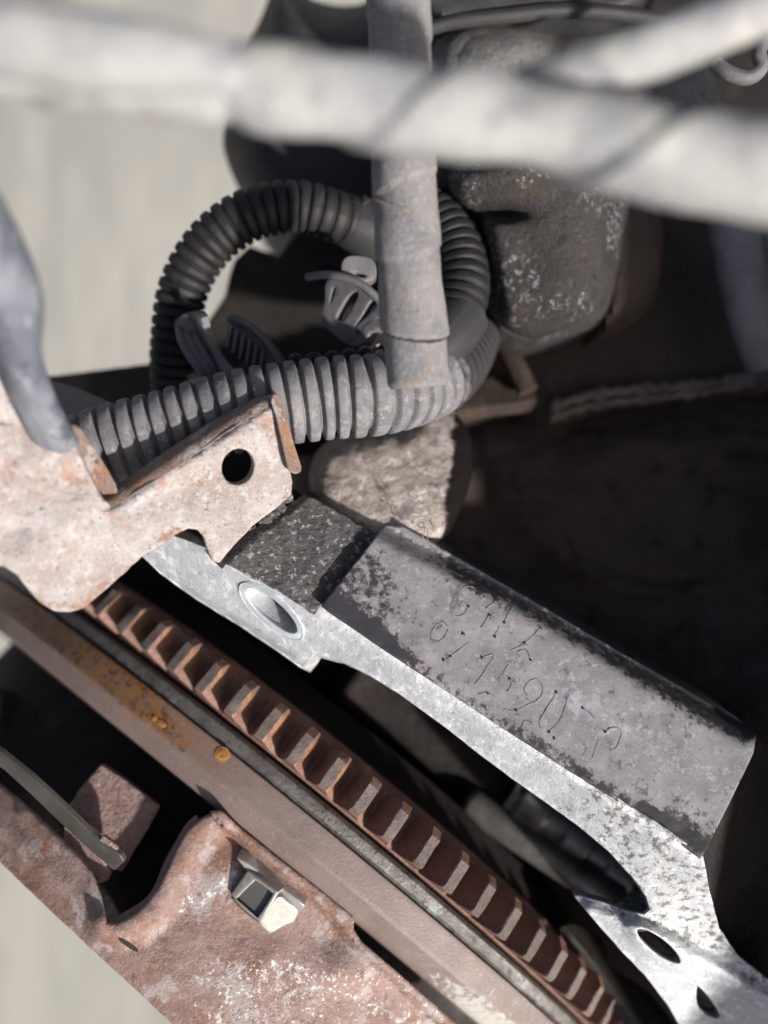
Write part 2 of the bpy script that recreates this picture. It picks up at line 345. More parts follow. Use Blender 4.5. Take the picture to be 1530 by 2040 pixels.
M['rubber'] = grime('black_rubber', (0.026, 0.026, 0.028), (0.035, 0.034, 0.035), 6, [((0.06, 0.06, 0.06), 10, 0.58, 0.2, 0.5)], rough=0.6, bump=0.12, bscale=70)
M['brownpanel'] = grime('sooty_brown_panel', (0.017, 0.0135, 0.011), (0.027, 0.021, 0.017), 7, [((0.055, 0.044, 0.037), 14, 0.6, 0.14, 0.6)], rough=0.8, bump=0.4, bscale=50)
M['seam'] = grime('dusty_sealant', (0.24, 0.205, 0.19), (0.12, 0.10, 0.092), 20, [((0.34, 0.30, 0.28), 60, 0.56, 0.12, 0.7)], rough=0.85, bump=0.6, bscale=90)
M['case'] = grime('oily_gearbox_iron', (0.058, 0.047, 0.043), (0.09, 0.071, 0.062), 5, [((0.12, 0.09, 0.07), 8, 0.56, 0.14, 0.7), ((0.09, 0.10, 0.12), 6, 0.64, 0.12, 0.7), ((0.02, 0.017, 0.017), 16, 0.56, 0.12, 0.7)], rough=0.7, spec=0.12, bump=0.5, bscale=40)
M['pipe'] = grime('grey_hose', (0.23, 0.23, 0.235), (0.16, 0.16, 0.165), 6, [((0.30, 0.28, 0.26), 20, 0.58, 0.14, 0.6)], rough=0.6, bump=0.2, bscale=60)
M['bluecable'] = grime('dusty_blue_cable', (0.20, 0.215, 0.24), (0.10, 0.11, 0.135), 6, [((0.44, 0.45, 0.45), 7, 0.54, 0.14, 0.9), ((0.05, 0.055, 0.08), 6, 0.58, 0.1, 0.8)], rough=0.75, bump=0.4, bscale=40, stretch=((1.8, 0.6, 1), (0, 0, 0.4)))
M['thread'] = grime('loose_fibre', (0.22, 0.17, 0.13), (0.18, 0.14, 0.11), 20, rough=0.9)
M['mark'] = grime('dirt_filled_groove', (0.085, 0.075, 0.076), (0.20, 0.185, 0.19), 50, rough=0.9, bump=0.1)
M['shaft'] = grime('bright_shaft', (0.22, 0.21, 0.20), (0.13, 0.122, 0.115), 10, [((0.04, 0.05, 0.045), 14, 0.58, 0.12, 0.7)], rough=0.34, metal=0.5, bump=0.08, bscale=80, spec=0.5)
M['barbrown'] = grime('rusty_angle', (0.030, 0.021, 0.017), (0.048, 0.033, 0.027), 14, [((0.10, 0.075, 0.065), 50, 0.6, 0.1, 0.7)], rough=0.8, bump=0.5, bscale=90)

# ================================================================ THE SETTING
bm = bmesh.new(); bmesh.ops.create_grid(bm, x_segments=4, y_segments=4, size=150)
me = bpy.data.meshes.new('ground'); bm.to_mesh(me); bm.free()
g = finish('ground', me, M['floor']); tag(g, kind='structure')

# ================================================================ FLYWHEEL (a wheel seen on its rim; axis and centre as measured)
FC = Vector((-0.3481, -1.1499, -3.5883)) * 0.75 + CAM
_az, _el = -2.2589, 0.3786
AX = Vector((math.cos(_el) * math.cos(_az), math.cos(_el) * math.sin(_az), math.sin(_el)))
RV = (Vector((0, 0, 1)) - AX * AX.z).normalized(); TV = AX.cross(RV)
R_TIP = 1.204; TH0 = 0.5899; DTH = -0.0619; NT = 101
nFC = np.array(FC); nAX = np.array(AX); nRV = np.array(RV); nTV = np.array(TV)
def cyl(th, s, r):
    th = np.asarray(th, float); s = np.asarray(s, float); r = np.asarray(r, float)
    return nFC + s[..., None] * nAX + (r * np.cos(th))[..., None] * nRV + (r * np.sin(th))[..., None] * nTV
def px2cyl(X, Y, r):
    """where the sight line of a picture point meets the cylinder of radius r about the wheel's axis (near side)"""
    X = np.asarray(X, float); Y = np.asarray(Y, float)
    D = np.stack([(X - 765) / F, (1020 - Y) / F, -np.ones_like(X)], 1); O = np.array(CAM) - nFC
    Dp = D - (D @ nAX)[:, None] * nAX; Op = O - (O @ nAX) * nAX
    a = (Dp * Dp).sum(1); b = 2 * (Dp @ Op); c = Op @ Op - r * r
    disc = np.maximum(b * b - 4 * a * c, 0); t = (-b - np.sqrt(disc)) / (2 * a)
    P = O + t[:, None] * D; s = P @ nAX; th = np.arctan2(P @ nTV, P @ nRV)
    return th, s
def revolve(name, prof, mat, parent, th0=-95, th1=95, n=260, wear_shade=None, angle=30):
    th = np.radians(np.linspace(th0, th1, n)); prof = np.array(prof, float); k = len(prof)
    V = np.stack([cyl(th, np.full(n, s), np.full(n, r)) for s, r in prof], 1).reshape(-1, 3)
    Fs = [(i * k + j, (i + 1) * k + j, (i + 1) * k + j + 1, i * k + j + 1) for i in range(n - 1) for j in range(k - 1)]
    wv = None
    if wear_shade is not None: wv = np.stack([wear_shade(th, np.full(n, s)) for s, r in prof], 1).ravel()
    return from_np(name, V, Fs, mat, parent, angle, wear_shade=wv)
fw = thing('flywheel', 'rusty brown flywheel with toothed ring gear under the aluminium housing', 'flywheel', FC)
revolve('ring_gear', [(-0.003, 1.0), (-0.003, 1.124), (0.002, 1.133), (0.073, 1.133), (0.079, 1.130), (0.082, 1.120), (0.082, 1.05)], M['gear'], fw)
revolve('steel_band', [(0.082, 1.05), (0.0865, 1.08), (0.0865, 1.136), (0.089, 1.143), (0.096, 1.149), (0.106, 1.150), (0.115, 1.148), (0.120, 1.143), (0.1225, 1.132)], M['steelbar'], fw)
def rimwear(th, s):
    x = np.degrees(th)
    return (0.50 * sstep(4, 24, x) + 0.16 * sstep(0, 8, x)) * (1 - 0.4 * sstep(0.165, 0.195, s)) - 0.12 - 0.55 * sstep(-4, -24, x) * (0.45 + 0.55 * sstep(0.165, 0.19, s))
_prof = [(0.1225, 1.128), (0.1235, 1.148), (0.125, 1.1515)] + [(s, 1.152) for s in np.linspace(0.127, 0.176, 8)] + [(0.1785, 1.151)] + [(s, 1.151 - (s - 0.1785) * 0.85) for s in np.linspace(0.181, 0.211, 5)] + [(0.2145, 1.117), (0.216, 1.105), (0.2165, 0.78)]
revolve('friction_rim', _prof, M['rim'], fw, wear_shade=rimwear, n=500)
revolve('inner_drum', [(0.2165, 0.95), (0.50, 0.95), (0.50, 0.30)], M['black'], fw)
revolve('back_disc', [(-0.002, 1.075), (-0.026, 1.070), (-0.030, 1.06)], M['gear'], fw)
revolve('back_web', [(-0.030, 1.06), (-0.036, 1.03), (-0.10, 0.96), (-0.13, 0.5), (-0.13, 0.1)], M['black'], fw)
# teeth: one mesh, copied
def tooth_mesh():
    hf = [(0.0362, -0.006), (0.0318, 0.001), (0.0268, 0.009), (0.0222, 0.020), (0.0182, 0.034), (0.0148, 0.049), (0.0124, 0.062), (0.0110, 0.0690), (0.0094, 0.071)]
    pr = [(-x, z) for x, z in hf] + [(x, z) for x, z in reversed(hf)]
    ys = [(-0.001, 0.75), (0.009, 0.90), (0.016, 1.0), (0.030, 1.0), (0.050, 1.0), (0.070, 1.0), (0.0745, 0.965), (0.0762, 0.92)]
    V = []; Fs = []; k = len(pr)
    for y, q in ys:
        for x, z in pr:
            V.append((x * (0.97 if q < 1 else 1), y, z * q if z > 0 else z))
    for i in range(len(ys) - 1):
        for j in range(k - 1): Fs.append((i * k + j, i * k + j + 1, (i + 1) * k + j + 1, (i + 1) * k + j))
    Fs.append(tuple(range(k - 1, -1, -1))); Fs.append(tuple((len(ys) - 1) * k + j for j in range(k)))
    V = [(x + random.gauss(0, 0.0005), y + random.gauss(0, 0.0004), z + random.gauss(0, 0.0005) - (0.007 * random.random() if random.random() < 0.04 and z > 0.05 else 0)) for x, y, z in V]
    me = bpy.data.meshes.new('tooth'); me.from_pydata(V, [], Fs); me.validate()
    bm = bmesh.new(); bm.from_mesh(me); bmesh.ops.recalc_face_normals(bm, faces=bm.faces[:]); bm.to_mesh(me); bm.free()
    me.materials.append(M['gear']); me.materials.append(M['land'])
    for p in me.polygons:
        p.use_smooth = True
        if p.normal.z > 0.75 and p.center.z > 0.06: p.material_index = 1
    me.set_sharp_from_angle(angle=math.radians(32))
    return me
TM = [tooth_mesh() for _ in range(7)]
for i in range(-5, 31):
    th = TH0 + i * DTH
    rv = RV * math.cos(th) + TV * math.sin(th); tv = TV * math.cos(th) - RV * math.sin(th)
    o = bpy.data.objects.new('tooth', TM[(i * 3 + i // 7) % 7]); COL.objects.link(o); o.parent = fw
    rot = Matrix((tv, AX, rv)).transposed().to_4x4()
    k = random.uniform(0.97, 1.03)
    o.matrix_parent_inverse = Matrix.Translation(-FC)
    o.matrix_basis = Matrix.Translation(FC + rv * 1.133) @ rot @ Matrix.Diagonal((random.uniform(0.95, 1.05), 1, k, 1))
# flakes of orange rust on the rim
def rim_patch(x, y, a, b, seed):
    lp = rough_line(smooth_poly(ellipse(x, y, a, b, 30, 10), 3), 5, 6, seed)
    def mp(X, Y):
        th, s = px2cyl(X, Y, 1.153); return cyl(th, s, 1.1535 + 0.002 * sstep(0, 8, seg_dist(X, Y, lp)))
    sheet('rust_flake', [lp], None, 0.001, M['rust_patch'], fw, grid=6, mapf=mp, exdir=-RV, bevel=0.0004, back=False)
rim_patch(443, 1503, 15, 15, 3.0); rim_patch(322, 1442, 10, 6, 4.0); rim_patch(308, 1432, 5, 6, 6.0)

# ================================================================ CLUTCH COVER
cv = thing('clutch_cover', 'rust red pressed steel clutch cover with white corrosion and a cut out pocket', 'clutch cover', FC + AX * 0.5)
S_EDGE = [(215, 1845), (240, 1846), (270, 1832), (300, 1808), (325, 1775), (345, 1735), (362, 1695), (382, 1660), (405, 1640), (430, 1628)]
inner = [(445, 1626), (470, 1650), (560, 1722), (640, 1782), (692, 1826), (690, 1845), (706, 1872), (780, 1935), (900, 2040), (960, 2095)]
outer = [(440, 2130), (350, 2044), (280, 1978), (200, 1905), (100, 1812), (0, 1716), (-90, 1625), (-180, 1530), (-180, 1400), (-90, 1488), (0, 1572)]
left_in = [(60, 1620), (110, 1668), (150, 1706), (180, 1742), (198, 1790)]
cov = outer + left_in + S_EDGE + inner
RIDGE = [(452, 1650), (520, 1710), (600, 1775), (660, 1825), (700, 1880), (760, 1930), (900, 2060)]
def cover_h(X, Y):
    d = side(X, Y, RIDGE)                 # positive below-left of the fold
    h = 0.038 * sstep(10, -5, d)
    db = seg_dist(X, Y, S_EDGE, False)
    h += 0.030 * sstep(60, 6, db)
    dl = seg_dist(X, Y, left_in + S_EDGE[:2], False); h += 0.012 * sstep(34, 8, dl) * sstep(230, 190, X)
    do = seg_dist(X, Y, outer[:9], False); h += -0.03 * sstep(60, 0, do)
    h += 0.03 * np.exp(-(((X - 690) / 60) ** 2 + ((Y - 1930) / 45) ** 2))
    h += -0.012 * np.exp(-(((X - 500) / 70) ** 2 + ((Y - 1840) / 60) ** 2))
    return h + 0.0018 * fbm(X, Y, 45, 3.0)
def cover_map(X, Y):
    th, s = px2cyl(X, Y, 1.10); return cyl(th, s, 1.10 + cover_h(X, Y) * 0.8)
def cover_wear(X, Y):
    a = 0.42 * np.exp(-(seg_dist(X, Y, [(480, 1718), (440, 1775), (390, 1800)], False) / 22) ** 2) 
    b = 0.27 * sstep(1850, 1950, Y) * sstep(280, 420, X) + 0.12 * np.exp(-(((X - 560) / 110) ** 2 + ((Y - 1925) / 60) ** 2))
    c = 0.22 * np.exp(-((seg_dist(X, Y, [(425, 1690), (395, 1745), (350, 1820)], False) / 14) ** 2))
    e = 0.18 * np.exp(-((seg_dist(X, Y, [(600, 1775), (690, 1850)], False) / 16) ** 2))
    return 1.0 * (a + b + c + e) - 0.02
sheet('pressed_shell', [rough_line(cov, 1.2, 14, 2.0)], None, 0.026, M['cover'], cv, grid=8, mapf=cover_map, exdir=(-RV * 0.95 + AX * 0.05), bevel=0.007, wear_shade=cover_wear)
# turned-down wall round the pocket
wall = np.array(smooth_poly(S_EDGE, 5, False))
th_, s_ = px2cyl(wall[:, 0], wall[:, 1], 1.10)
rows = [cyl(th_, s_ + q * 0.006, 1.10 + cover_h(wall[:, 0], wall[:, 1]) * 0.8 - 0.02 - q * 0.30) for q in np.linspace(0, 1, 6)]
V = np.concatenate(rows); k = len(wall)
from_np('pocket_wall', V, [(i * k + j, i * k + j + 1, (i + 1) * k + j + 1, (i + 1) * k + j) for i in range(5) for j in range(k - 1)], M['lug'], cv)
lipc = np.array([(x - 7, y - 5) for x, y in smooth_poly(S_EDGE[1:-1], 4, False)]); tl, sl_ = px2cyl(lipc[:, 0], lipc[:, 1], 1.10)
tube('folded_lip', [tuple(v) for v in cyl(tl, sl_, 1.10 + cover_h(lipc[:, 0], lipc[:, 1]) * 0.8 - 0.030)], lambda s, p: 0.013 + 0.002 * np.sin(60 * s), M['rim'], cv, step=0.006, seg=14)
# slit at the foot of the pocket
lp = ellipse(258, 1882, 22, 5, 38, 18)
def slit_map(X, Y):
    th, s = px2cyl(X, Y, 1.10); return cyl(th, s, 1.10 + cover_h(X, Y) * 0.8 + 0.0012)
sheet('slit', [lp], None, 0.001, M['black'], cv, grid=8, mapf=slit_map, exdir=-RV, bevel=0.0003, back=False)

# square nut in the cover: planes measured off the cover's own surface
def cdep(x, y): return float(H - cover_map(np.array([x]), np.array([y]))[0, 2])
nd = cdep(500, 1800)
nut = thing('square_nut', 'bright zinc square nut with a dark grey square socket on the rusty cover', 'nut', pt(520, 1800, nd))
dn = plane((493, 1740, nd - 0.016), (548, 1780, nd - 0.036), (464, 1784, nd - 0.014))
sq = smooth_poly([(500, 1757), (510, 1752), (541, 1775), (543, 1786), (518, 1825), (507, 1826), (473, 1796), (471, 1786)], 3)
sheet('nut_body', [[(493, 1738), (550, 1778), (518, 1834), (462, 1783)], sq], dn, 0.05, M['zinc'], nut, grid=20, bevel=0.003)
sheet('socket_core', [smooth_poly([(496, 1754), (510, 1746), (546, 1772), (548, 1786), (520, 1830), (507, 1832), (468, 1798), (467, 1784)], 3)], lambda x, y: dn(x, y) + 0.006, 0.03, M['nutface'], nut, grid=20, bevel=0.001)
dn2 = plane((549, 1780, nd - 0.035), (520, 1834, nd - 0.026), (592, 1815, nd - 0.004))
sheet('nut_flank', [smooth_poly([(553, 1790), (572, 1800), (592, 1815), (586, 1832), (566, 1862), (552, 1866), (526, 1846), (522, 1832)], 3)], dn2, 0.04, M['zinc'], nut, grid=16, bevel=0.003)
dn3 = plane((478, 1708, nd - 0.012), (600, 1800, nd - 0.012), (540, 1770, nd - 0.008))
sheet('washer_edge', [[(474, 1712), (490, 1722), (604, 1804), (598, 1814), (575, 1800), (550, 1775), (494, 1736)]], dn3, 0.03, M['zinc'], nut, grid=20, bevel=0.003)

# ================================================================ INSIDE THE POCKET
def in_cyl(r): 
    def mp(X, Y):
        th, s = px2cyl(X, Y, r); return cyl(th, s, np.full(len(np.atleast_1d(X)), r))
    return mp
lug = thing('pressure_plate', 'rough pinkish iron pressure plate lug inside the clutch cover pocket', 'pressure plate', pt(250, 1640, 1.7))
lugp = rough_line([(203, 1528), (250, 1560), (312, 1608), (285, 1655), (240, 1730), (215, 1715), (150, 1650), (140, 1618), (160, 1580)], 2, 12, 8.0)
sheet('lug', [lugp], plane((203, 1530, 1.66), (312, 1610, 1.64), (225, 1720, 1.60)), 0.25, M['lug'], lug, grid=9, bevel=0.006, exdir=-RV)
sheet('plate_ring', [[(-100, 1350), (20, 1380), (200, 1520), (420, 1690), (330, 1800), (150, 1700), (-100, 1480)]], plane((0, 1450, 1.95), (300, 1650, 1.95), (200, 1720, 1.85)), 0.08, M['black'], lug, grid=60, exdir=-RV)
st = thing('leaf_strap', 'thin dark spring steel strap riveted beside the iron lug', 'strap', pt(150, 1650, 1.55))
lo = [(-60, 1462), (0, 1500), (60, 1548), (125, 1608), (180, 1662), (238, 1706), (243, 1716), (226, 1732), (176, 1690), (120, 1638), (60, 1580), (10, 1534), (-60, 1486)]
sheet('strap_blade', [lo], plane((0, 1515, 1.55), (230, 1715, 1.545), (100, 1620, 1.56)), 0.010, M['strap'], st, grid=16, bevel=0.003)
rv_ = thing('rivet', 'short bright rivet through the end of the dark spring strap', 'rivet', pt(180, 1695, 1.60))
sheet('rivet_head', [smooth_poly([(140, 1640), (175, 1670), (205, 1715), (212, 1742), (196, 1750), (165, 1728), (142, 1700), (136, 1665)], 3)], plane((140, 1650, 1.60), (205, 1740, 1.59), (150, 1710, 1.62)), 0.06, M['lug'], rv_, grid=12, bevel=0.008, exdir=-RV)
sheet('rivet_stub', [[(196, 1690), (206, 1668), (232, 1688), (226, 1706)]], plane((196, 1690, 1.552), (206, 1670, 1.53), (230, 1690, 1.535)), 0.03, M['lug'], rv_, grid=12, bevel=0.004, exdir=-RV)

# ================================================================ GEARBOX HOUSING (aluminium)
hs = thing('gearbox_housing', 'pale aluminium gearbox housing with a stamped pad and bright machined edge', 'gearbox housing', pt(1000, 1500, 2.2))
dS = plane((640, 1205, 1.50), (300, 1100, 1.59), (1280, 1780, 1.54))
dPad = plane((640, 1205, 1.492), (1400, 1712, 1.463), (770, 1050, 1.56))
nS = (-0.35, -0.45, 0.82)
strip = [(262, 1085), (330, 1062), (432, 1100), (470, 1128), (560, 1172), (625, 1222), (640, 1204), (760, 1286), (900, 1378), (1050, 1476), (1200, 1572), (1330, 1655), (1398, 1706),
         (1412, 1780), (1430, 1850), (1468, 1905), (1540, 1962), (1640, 2040), (1640, 2200), (1425, 2200), (1392, 2110), (1366, 2060), (1332, 2000), (1286, 1940), (1240, 1893), (1190, 1836), (1146, 1784), (1200, 1799), (1245, 1816), (1282, 1823),
         (1297, 1812), (1290, 1785), (1262, 1745), (1215, 1694), (1150, 1640), (1080, 1590), (1020, 1548), (950, 1495), (880, 1440), (800, 1382), (730, 1338), (672, 1310), (622, 1298), (600, 1328), (570, 1306), (480, 1245), (390, 1190), (320, 1140)]
hole = ellipse(541, 1217, 74, 25, 41, 36)
h1 = ellipse(1312, 1884, 56, 18, 37, 30); h2 = smooth_poly([(1388, 1962), (1412, 1982), (1436, 2018), (1430, 2030), (1405, 2022), (1386, 2000)], 3)
CREASE = [(1100, 1760), (1160, 1800), (1240, 1836), (1330, 1868), (1420, 1920), (1530, 1985), (1660, 2070)]
def strip_d(X, Y):
    d = dS(X, Y)
    e = side(X, Y, [(640, 1204), (900, 1378), (1200, 1572), (1398, 1706)])      # metres below the pad edge
    d = d + 0.010 * sstep(14, 0, np.abs(e))                                       # rounded arris
    lip = side(X, Y, [(300, 1120), (390, 1176), (480, 1228), (600, 1310), (625, 1296)])
    d = d + 0.05 * sstep(0, 22, lip) * sstep(640, 615, X)
    d = d + 0.07 * sstep(1260, 1440, X) * sstep(1650, 1850, Y) - 0.035 * sstep(-26, 10, side(X, Y, CREASE)) * sstep(1120, 1180, X)
    d = d - 0.010 * sstep(90, 66, np.hypot(((X - 1312) * 0.8 + (Y - 1884) * 0.6), 2.6 * (-(X - 1312) * 0.6 + (Y - 1884) * 0.8)))
    return d + 0.0012 * fbm(X, Y, 22, 5.0)
def strip_wear(X, Y): return -0.16 + 0.58 * sstep(860, 1220, X) - 0.30 * sstep(-20, 10, side(X, Y, CREASE)) * sstep(1100, 1160, X)
sheet('machined_edge', [rough_line(strip, 1.6, 16, 4.0), hole, h1, h2], strip_d, 0.07, M['alu'], hs, grid=13, wear_shade=strip_wear, exdir=(0.16, -0.30, -1), bevel=0.003)
sheet('hole_rim', [ellipse(541, 1217, 80, 29, 41, 40), ellipse(541, 1217, 67, 21, 41, 40)], lambda X, Y: strip_d(X, Y) - 0.003, 0.006, M['bright'], hs, grid=16, bevel=0.002, exdir=(0.25, 0.4, -0.9))
# bolt hole: bright countersunk bore
ring = np.array(hole + hole[:1]); dd = strip_d(ring[:, 0], ring[:, 1])
P0 = pts(ring[:, 0], ring[:, 1], dd); cc = P0.mean(0)
rows = [cc + (P0 - cc) * q + np.array([0.10, 0.14, -0.24]) * z for q, z in ((1.10, -0.010), (1.0, -0.002), (0.90, 0.02), (0.84, 0.06), (0.80, 0.30), (0.78, 0.7))]
k = len(ring); from_np('bolt_hole', np.concatenate(rows), [(i * k + j, i * k + j + 1, (i + 1) * k + j + 1, (i + 1) * k + j) for i in range(5) for j in range(k - 1)], M['alu'], hs)
pad = [(770, 1050), (800, 1052), (1000, 1166), (1200, 1283), (1400, 1398), (1480, 1445), (1503, 1466), (1498, 1500), (1450, 1600), (1396, 1708), (1330, 1658), (1200, 1574), (1050, 1478), (900, 1380), (760, 1288), (644, 1208)]
def pad_d(X, Y):
    d = dPad(X, Y); D = side(X, Y, [(770, 1050), (1000, 1166), (1480, 1445)])
    return d + 0.05 * sstep(45, 0, np.abs(D)) ** 2 + 0.0015 * fbm(X, Y, 60, 8.0)
def pad_wear_sheen(X, Y):
    t = side(X, Y, [(770, 1050), (1000, 1166), (1480, 1445)]); t = np.abs(t)
    b = np.abs(side(X, Y, [(640, 1204), (900, 1378), (1200, 1572), (1398, 1706)]))
    v = 0.62 * sstep(75, 12, t) * sstep(760, 960, X) + 0.55 * sstep(46, 5, b) + 0.48 * sstep(1300, 1420, X + 0.55 * (Y - 1500)) * sstep(160, 30, b)
    v += 0.42 * sstep(200, 60, np.hypot(X - 700, Y - 1190)) + 0.10
    v -= 0.34 * np.exp(-(((X - 1010) / 170) ** 2 + ((Y - 1330) / 110) ** 2))
    v -= 0.52 * np.exp(-(seg_dist(X, Y, [(1150, 1390), (1300, 1490), (1440, 1560)], False) / 62) ** 2)  # bluish sheen at lower right, painted into the colour
    return v
sheet('stamped_pad', [rough_line(pad, 1.2, 20, 6.0)], pad_d, 0.34, M['pad'], hs, grid=12, wear_shade=pad_wear_sheen, exdir=(0.02, 0.05, -1), bevel=0.004)
# stamped characters (cut in, filled with dirt)
STR = [[(300, 150), (340, 130), (385, 140), (408, 182)], [(272, 188), (238, 250), (236, 310), (275, 335), (320, 318), (348, 265), (312, 236), (292, 262)], [(537, 225), (470, 280)], [(492, 325), (436, 410)], [(655, 275), (612, 330), (592, 376)], [(562, 398), (528, 470)],
       [(838, 412), (725, 520), (640, 562)], [(690, 508), (752, 530)], [(700, 612), (682, 580), (740, 560), (772, 628)], [(212, 400), (172, 370), (116, 410), (94, 470), (130, 506), (182, 482), (214, 420)], [(312, 452), (330, 462)], [(356, 510), (230, 604), (180, 630)],
       [(440, 615), (524, 596), (470, 690), (396, 795)], [(420, 862), (480, 855), (530, 880)], [(626, 660), (584, 725), (626, 757), (640, 800), (612, 842)], [(750, 872), (726, 830), (756, 780), (812, 760), (852, 810), (846, 868), (790, 915), (742, 888)], [(790, 915), (670, 970), (590, 966)],
       [(782, 1056), (732, 1040), (708, 1090)], [(945, 850), (915, 905), (860, 990), (830, 1050), (842, 1092)], [(1022, 880), (992, 990), (950, 1062), (896, 1115)], [(1124, 956), (1165, 980), (1205, 1022)], [(1275, 1115), (1320, 1088), (1366, 1092), (1387, 1132), (1356, 1215), (1312, 1240)], [(1232, 1168), (1192, 1290)]]
DOT = [(408, 182), (537, 225), (492, 326), (592, 376), (528, 470), (725, 520), (770, 628), (312, 452), (440, 615), (226, 604), (180, 630), (480, 855), (670, 970), (945, 850), (895, 1115), (1124, 956), (628, 757), (838, 412), (348, 265), (930, 1160), (1276, 1115)]
for st_ in STR:
    q = np.array([(830 + x / 3.4, 1130 + y / 3.4) for x, y in st_]); c = np.array(smooth_poly(q, 5, False)) if len(q) > 2 else np.array([q[0] + (q[-1] - q[0]) * t for t in np.linspace(0, 1, 8)])
    P = pts(c[:, 0], c[:, 1], pad_d(c[:, 0], c[:, 1]) - 0.0002); n = len(P); V = []; Fs = []
    for i in range(n):
        t = P[min(i + 1, n - 1)] - P[max(i - 1, 0)]; t = t / (np.linalg.norm(t) + 1e-9); u = np.array([-t[1], t[0], 0]); rr = 0.0014 * (0.65 + 0.7 * random.random())
        for a in range(6): V.append(P[i] + rr * (u * math.cos(a * math.pi / 3) + np.array([0, 0, 0.5]) * math.sin(a * math.pi / 3)))
        if i: Fs += [((i - 1) * 6 + a, (i - 1) * 6 + (a + 1) % 6, i * 6 + (a + 1) % 6, i * 6 + a) for a in range(6)]
    from_np('stamped_stroke', V, Fs, M['mark'], hs)
for x, y in DOT:
    X = 830 + x / 3.4; Y = 1130 + y / 3.4; p = pts([X], [Y], pad_d(np.array([X]), np.array([Y])))[0]; V = []; Fs = []
    for jx in range(3):
        for a in range(8): V.append(p + np.array([math.cos(a * math.pi / 4), math.sin(a * math.pi / 4), 0]) * 0.0031 * (1 - jx * 0.35) * random.uniform(0.7, 1.3) + np.array([0, 0, 0.0003 + 0.0004 * jx]))
    for jx in range(2):
        for a in range(8): Fs.append((jx * 8 + a, jx * 8 + (a + 1) % 8, (jx + 1) * 8 + (a + 1) % 8, (jx + 1) * 8 + a))
    Fs.append(tuple(16 + a for a in range(8)))
    from_np('punch_dot', V, Fs, M['black'], hs)
# dark rough face beside the pad
blk = [(606, 986), (680, 1028), (748, 1068), (700, 1128), (640, 1206), (626, 1222), (560, 1178), (480, 1136), (438, 1112), (500, 1060), (560, 1018)]
dB = plane((606, 986, 1.575), (748, 1068, 1.578), (626, 1222, 1.506))
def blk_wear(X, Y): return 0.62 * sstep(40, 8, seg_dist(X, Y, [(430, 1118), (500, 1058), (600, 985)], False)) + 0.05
sheet('rough_face', [rough_line(blk, 4, 10, 7.0)], lambda X, Y: dB(X, Y) + 0.004 * fbm(X, Y, 20, 2.0), 0.3, M['darkblock'], hs, grid=8, wear_shade=blk_wear, exdir=(0.02, 0.05, -1), bevel=0.003)
# outer shoulder to the right of the pad, and inside wall of the starter opening
sheet('shoulder', [[(1500, 1466), (1640, 1560), (1700, 2200), (1440, 1960), (1405, 1800), (1396, 1706), (1450, 1600)]], plane((1500, 1466, 1.60), (1640, 1900, 1.9), (1410, 1800, 1.62)), 0.2, M['black'], hs, grid=40)
opn = [(1297, 1812), (1290, 1785), (1262, 1745), (1215, 1694), (1150, 1640), (1080, 1590), (1020, 1548), (950, 1495), (880, 1440), (800, 1382), (730, 1338), (672, 1310), (622, 1298)]
W_ = np.array(smooth_poly(opn, 4, False)); P0 = pts(W_[:, 0], W_[:, 1], strip_d(W_[:, 0], W_[:, 1]) + 0.012)
rows = [P0 + np.array([0.06, 0.10, -0.9]) * q for q in (0, 0.1, 0.3, 0.6)]; k = len(W_)
from_np('opening_wall', np.concatenate(rows), [(i * k + j, (i + 1) * k + j, (i + 1) * k + j + 1, i * k + j + 1) for i in range(3) for j in range(k - 1)], M['black'], hs)
sheet('rough_sill', [smooth_poly([(1200, 1806), (1240, 1790), (1288, 1770), (1296, 1800), (1285, 1820), (1235, 1824)], 3)], plane((1200, 1806, 1.62), (1290, 1780, 1.60), (1260, 1824, 1.58)), 0.05, M['darkblock'], hs, grid=12)
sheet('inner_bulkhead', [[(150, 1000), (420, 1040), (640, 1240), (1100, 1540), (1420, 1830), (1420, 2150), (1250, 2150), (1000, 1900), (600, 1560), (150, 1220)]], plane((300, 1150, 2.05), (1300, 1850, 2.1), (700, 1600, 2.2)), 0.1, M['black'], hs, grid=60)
# starter shaft inside the opening
sh = thing('starter_shaft', 'smooth steel starter shaft lying in the dark opening of the housing', 'shaft', pt(1050, 1650, 1.95))
tube('shaft_bar', [pt(930, 1590, 1.90), pt(1040, 1668, 1.86), pt(1160, 1748, 1.83), pt(1230, 1795, 1.82)], lambda s, p: 0.036 - 0.008 * sstep(0.012, 0.0, s), M['shaft'], sh, step=0.006, seg=40)
tube('shaft_sleeve', [pt(690, 1330, 2.02), pt(860, 1455, 2.00), pt(1010, 1562, 1.97)], lambda s, p: 0.085 - 0.03 * sstep(0.03, 0.0, s), M['black'], sh, step=0.01, seg=40, angle=40)
tube('shaft_collar', [pt(1020, 1572, 1.90), pt(1100, 1628, 1.88), pt(1260, 1738, 1.86)], lambda s, p: 0.060 - 0.008 * sstep(0.028, 0.036, np.abs(np.mod(s, 0.11) - 0.055)), M['shaft'], sh, step=0.004, seg=40, angle=50)

# sealing plate below the flange, lower right
sp = thing('dust_shield', 'thin grey dust shield plate between ring gear and lower housing flange', 'shield', pt(1200, 1900, 1.8))
sheet('shield_plate', [smooth_poly([(1128, 1845), (1170, 1850), (1205, 1880), (1215, 1925), (1290, 1975), (1350, 2050), (1380, 2120), (1300, 2100), (1240, 2000), (1190, 1925)], 3)], plane((1130, 1845, 1.80), (1340, 2080, 1.78), (1210, 1890, 1.86)), 0.02, M['strap'], sp, grid=18)

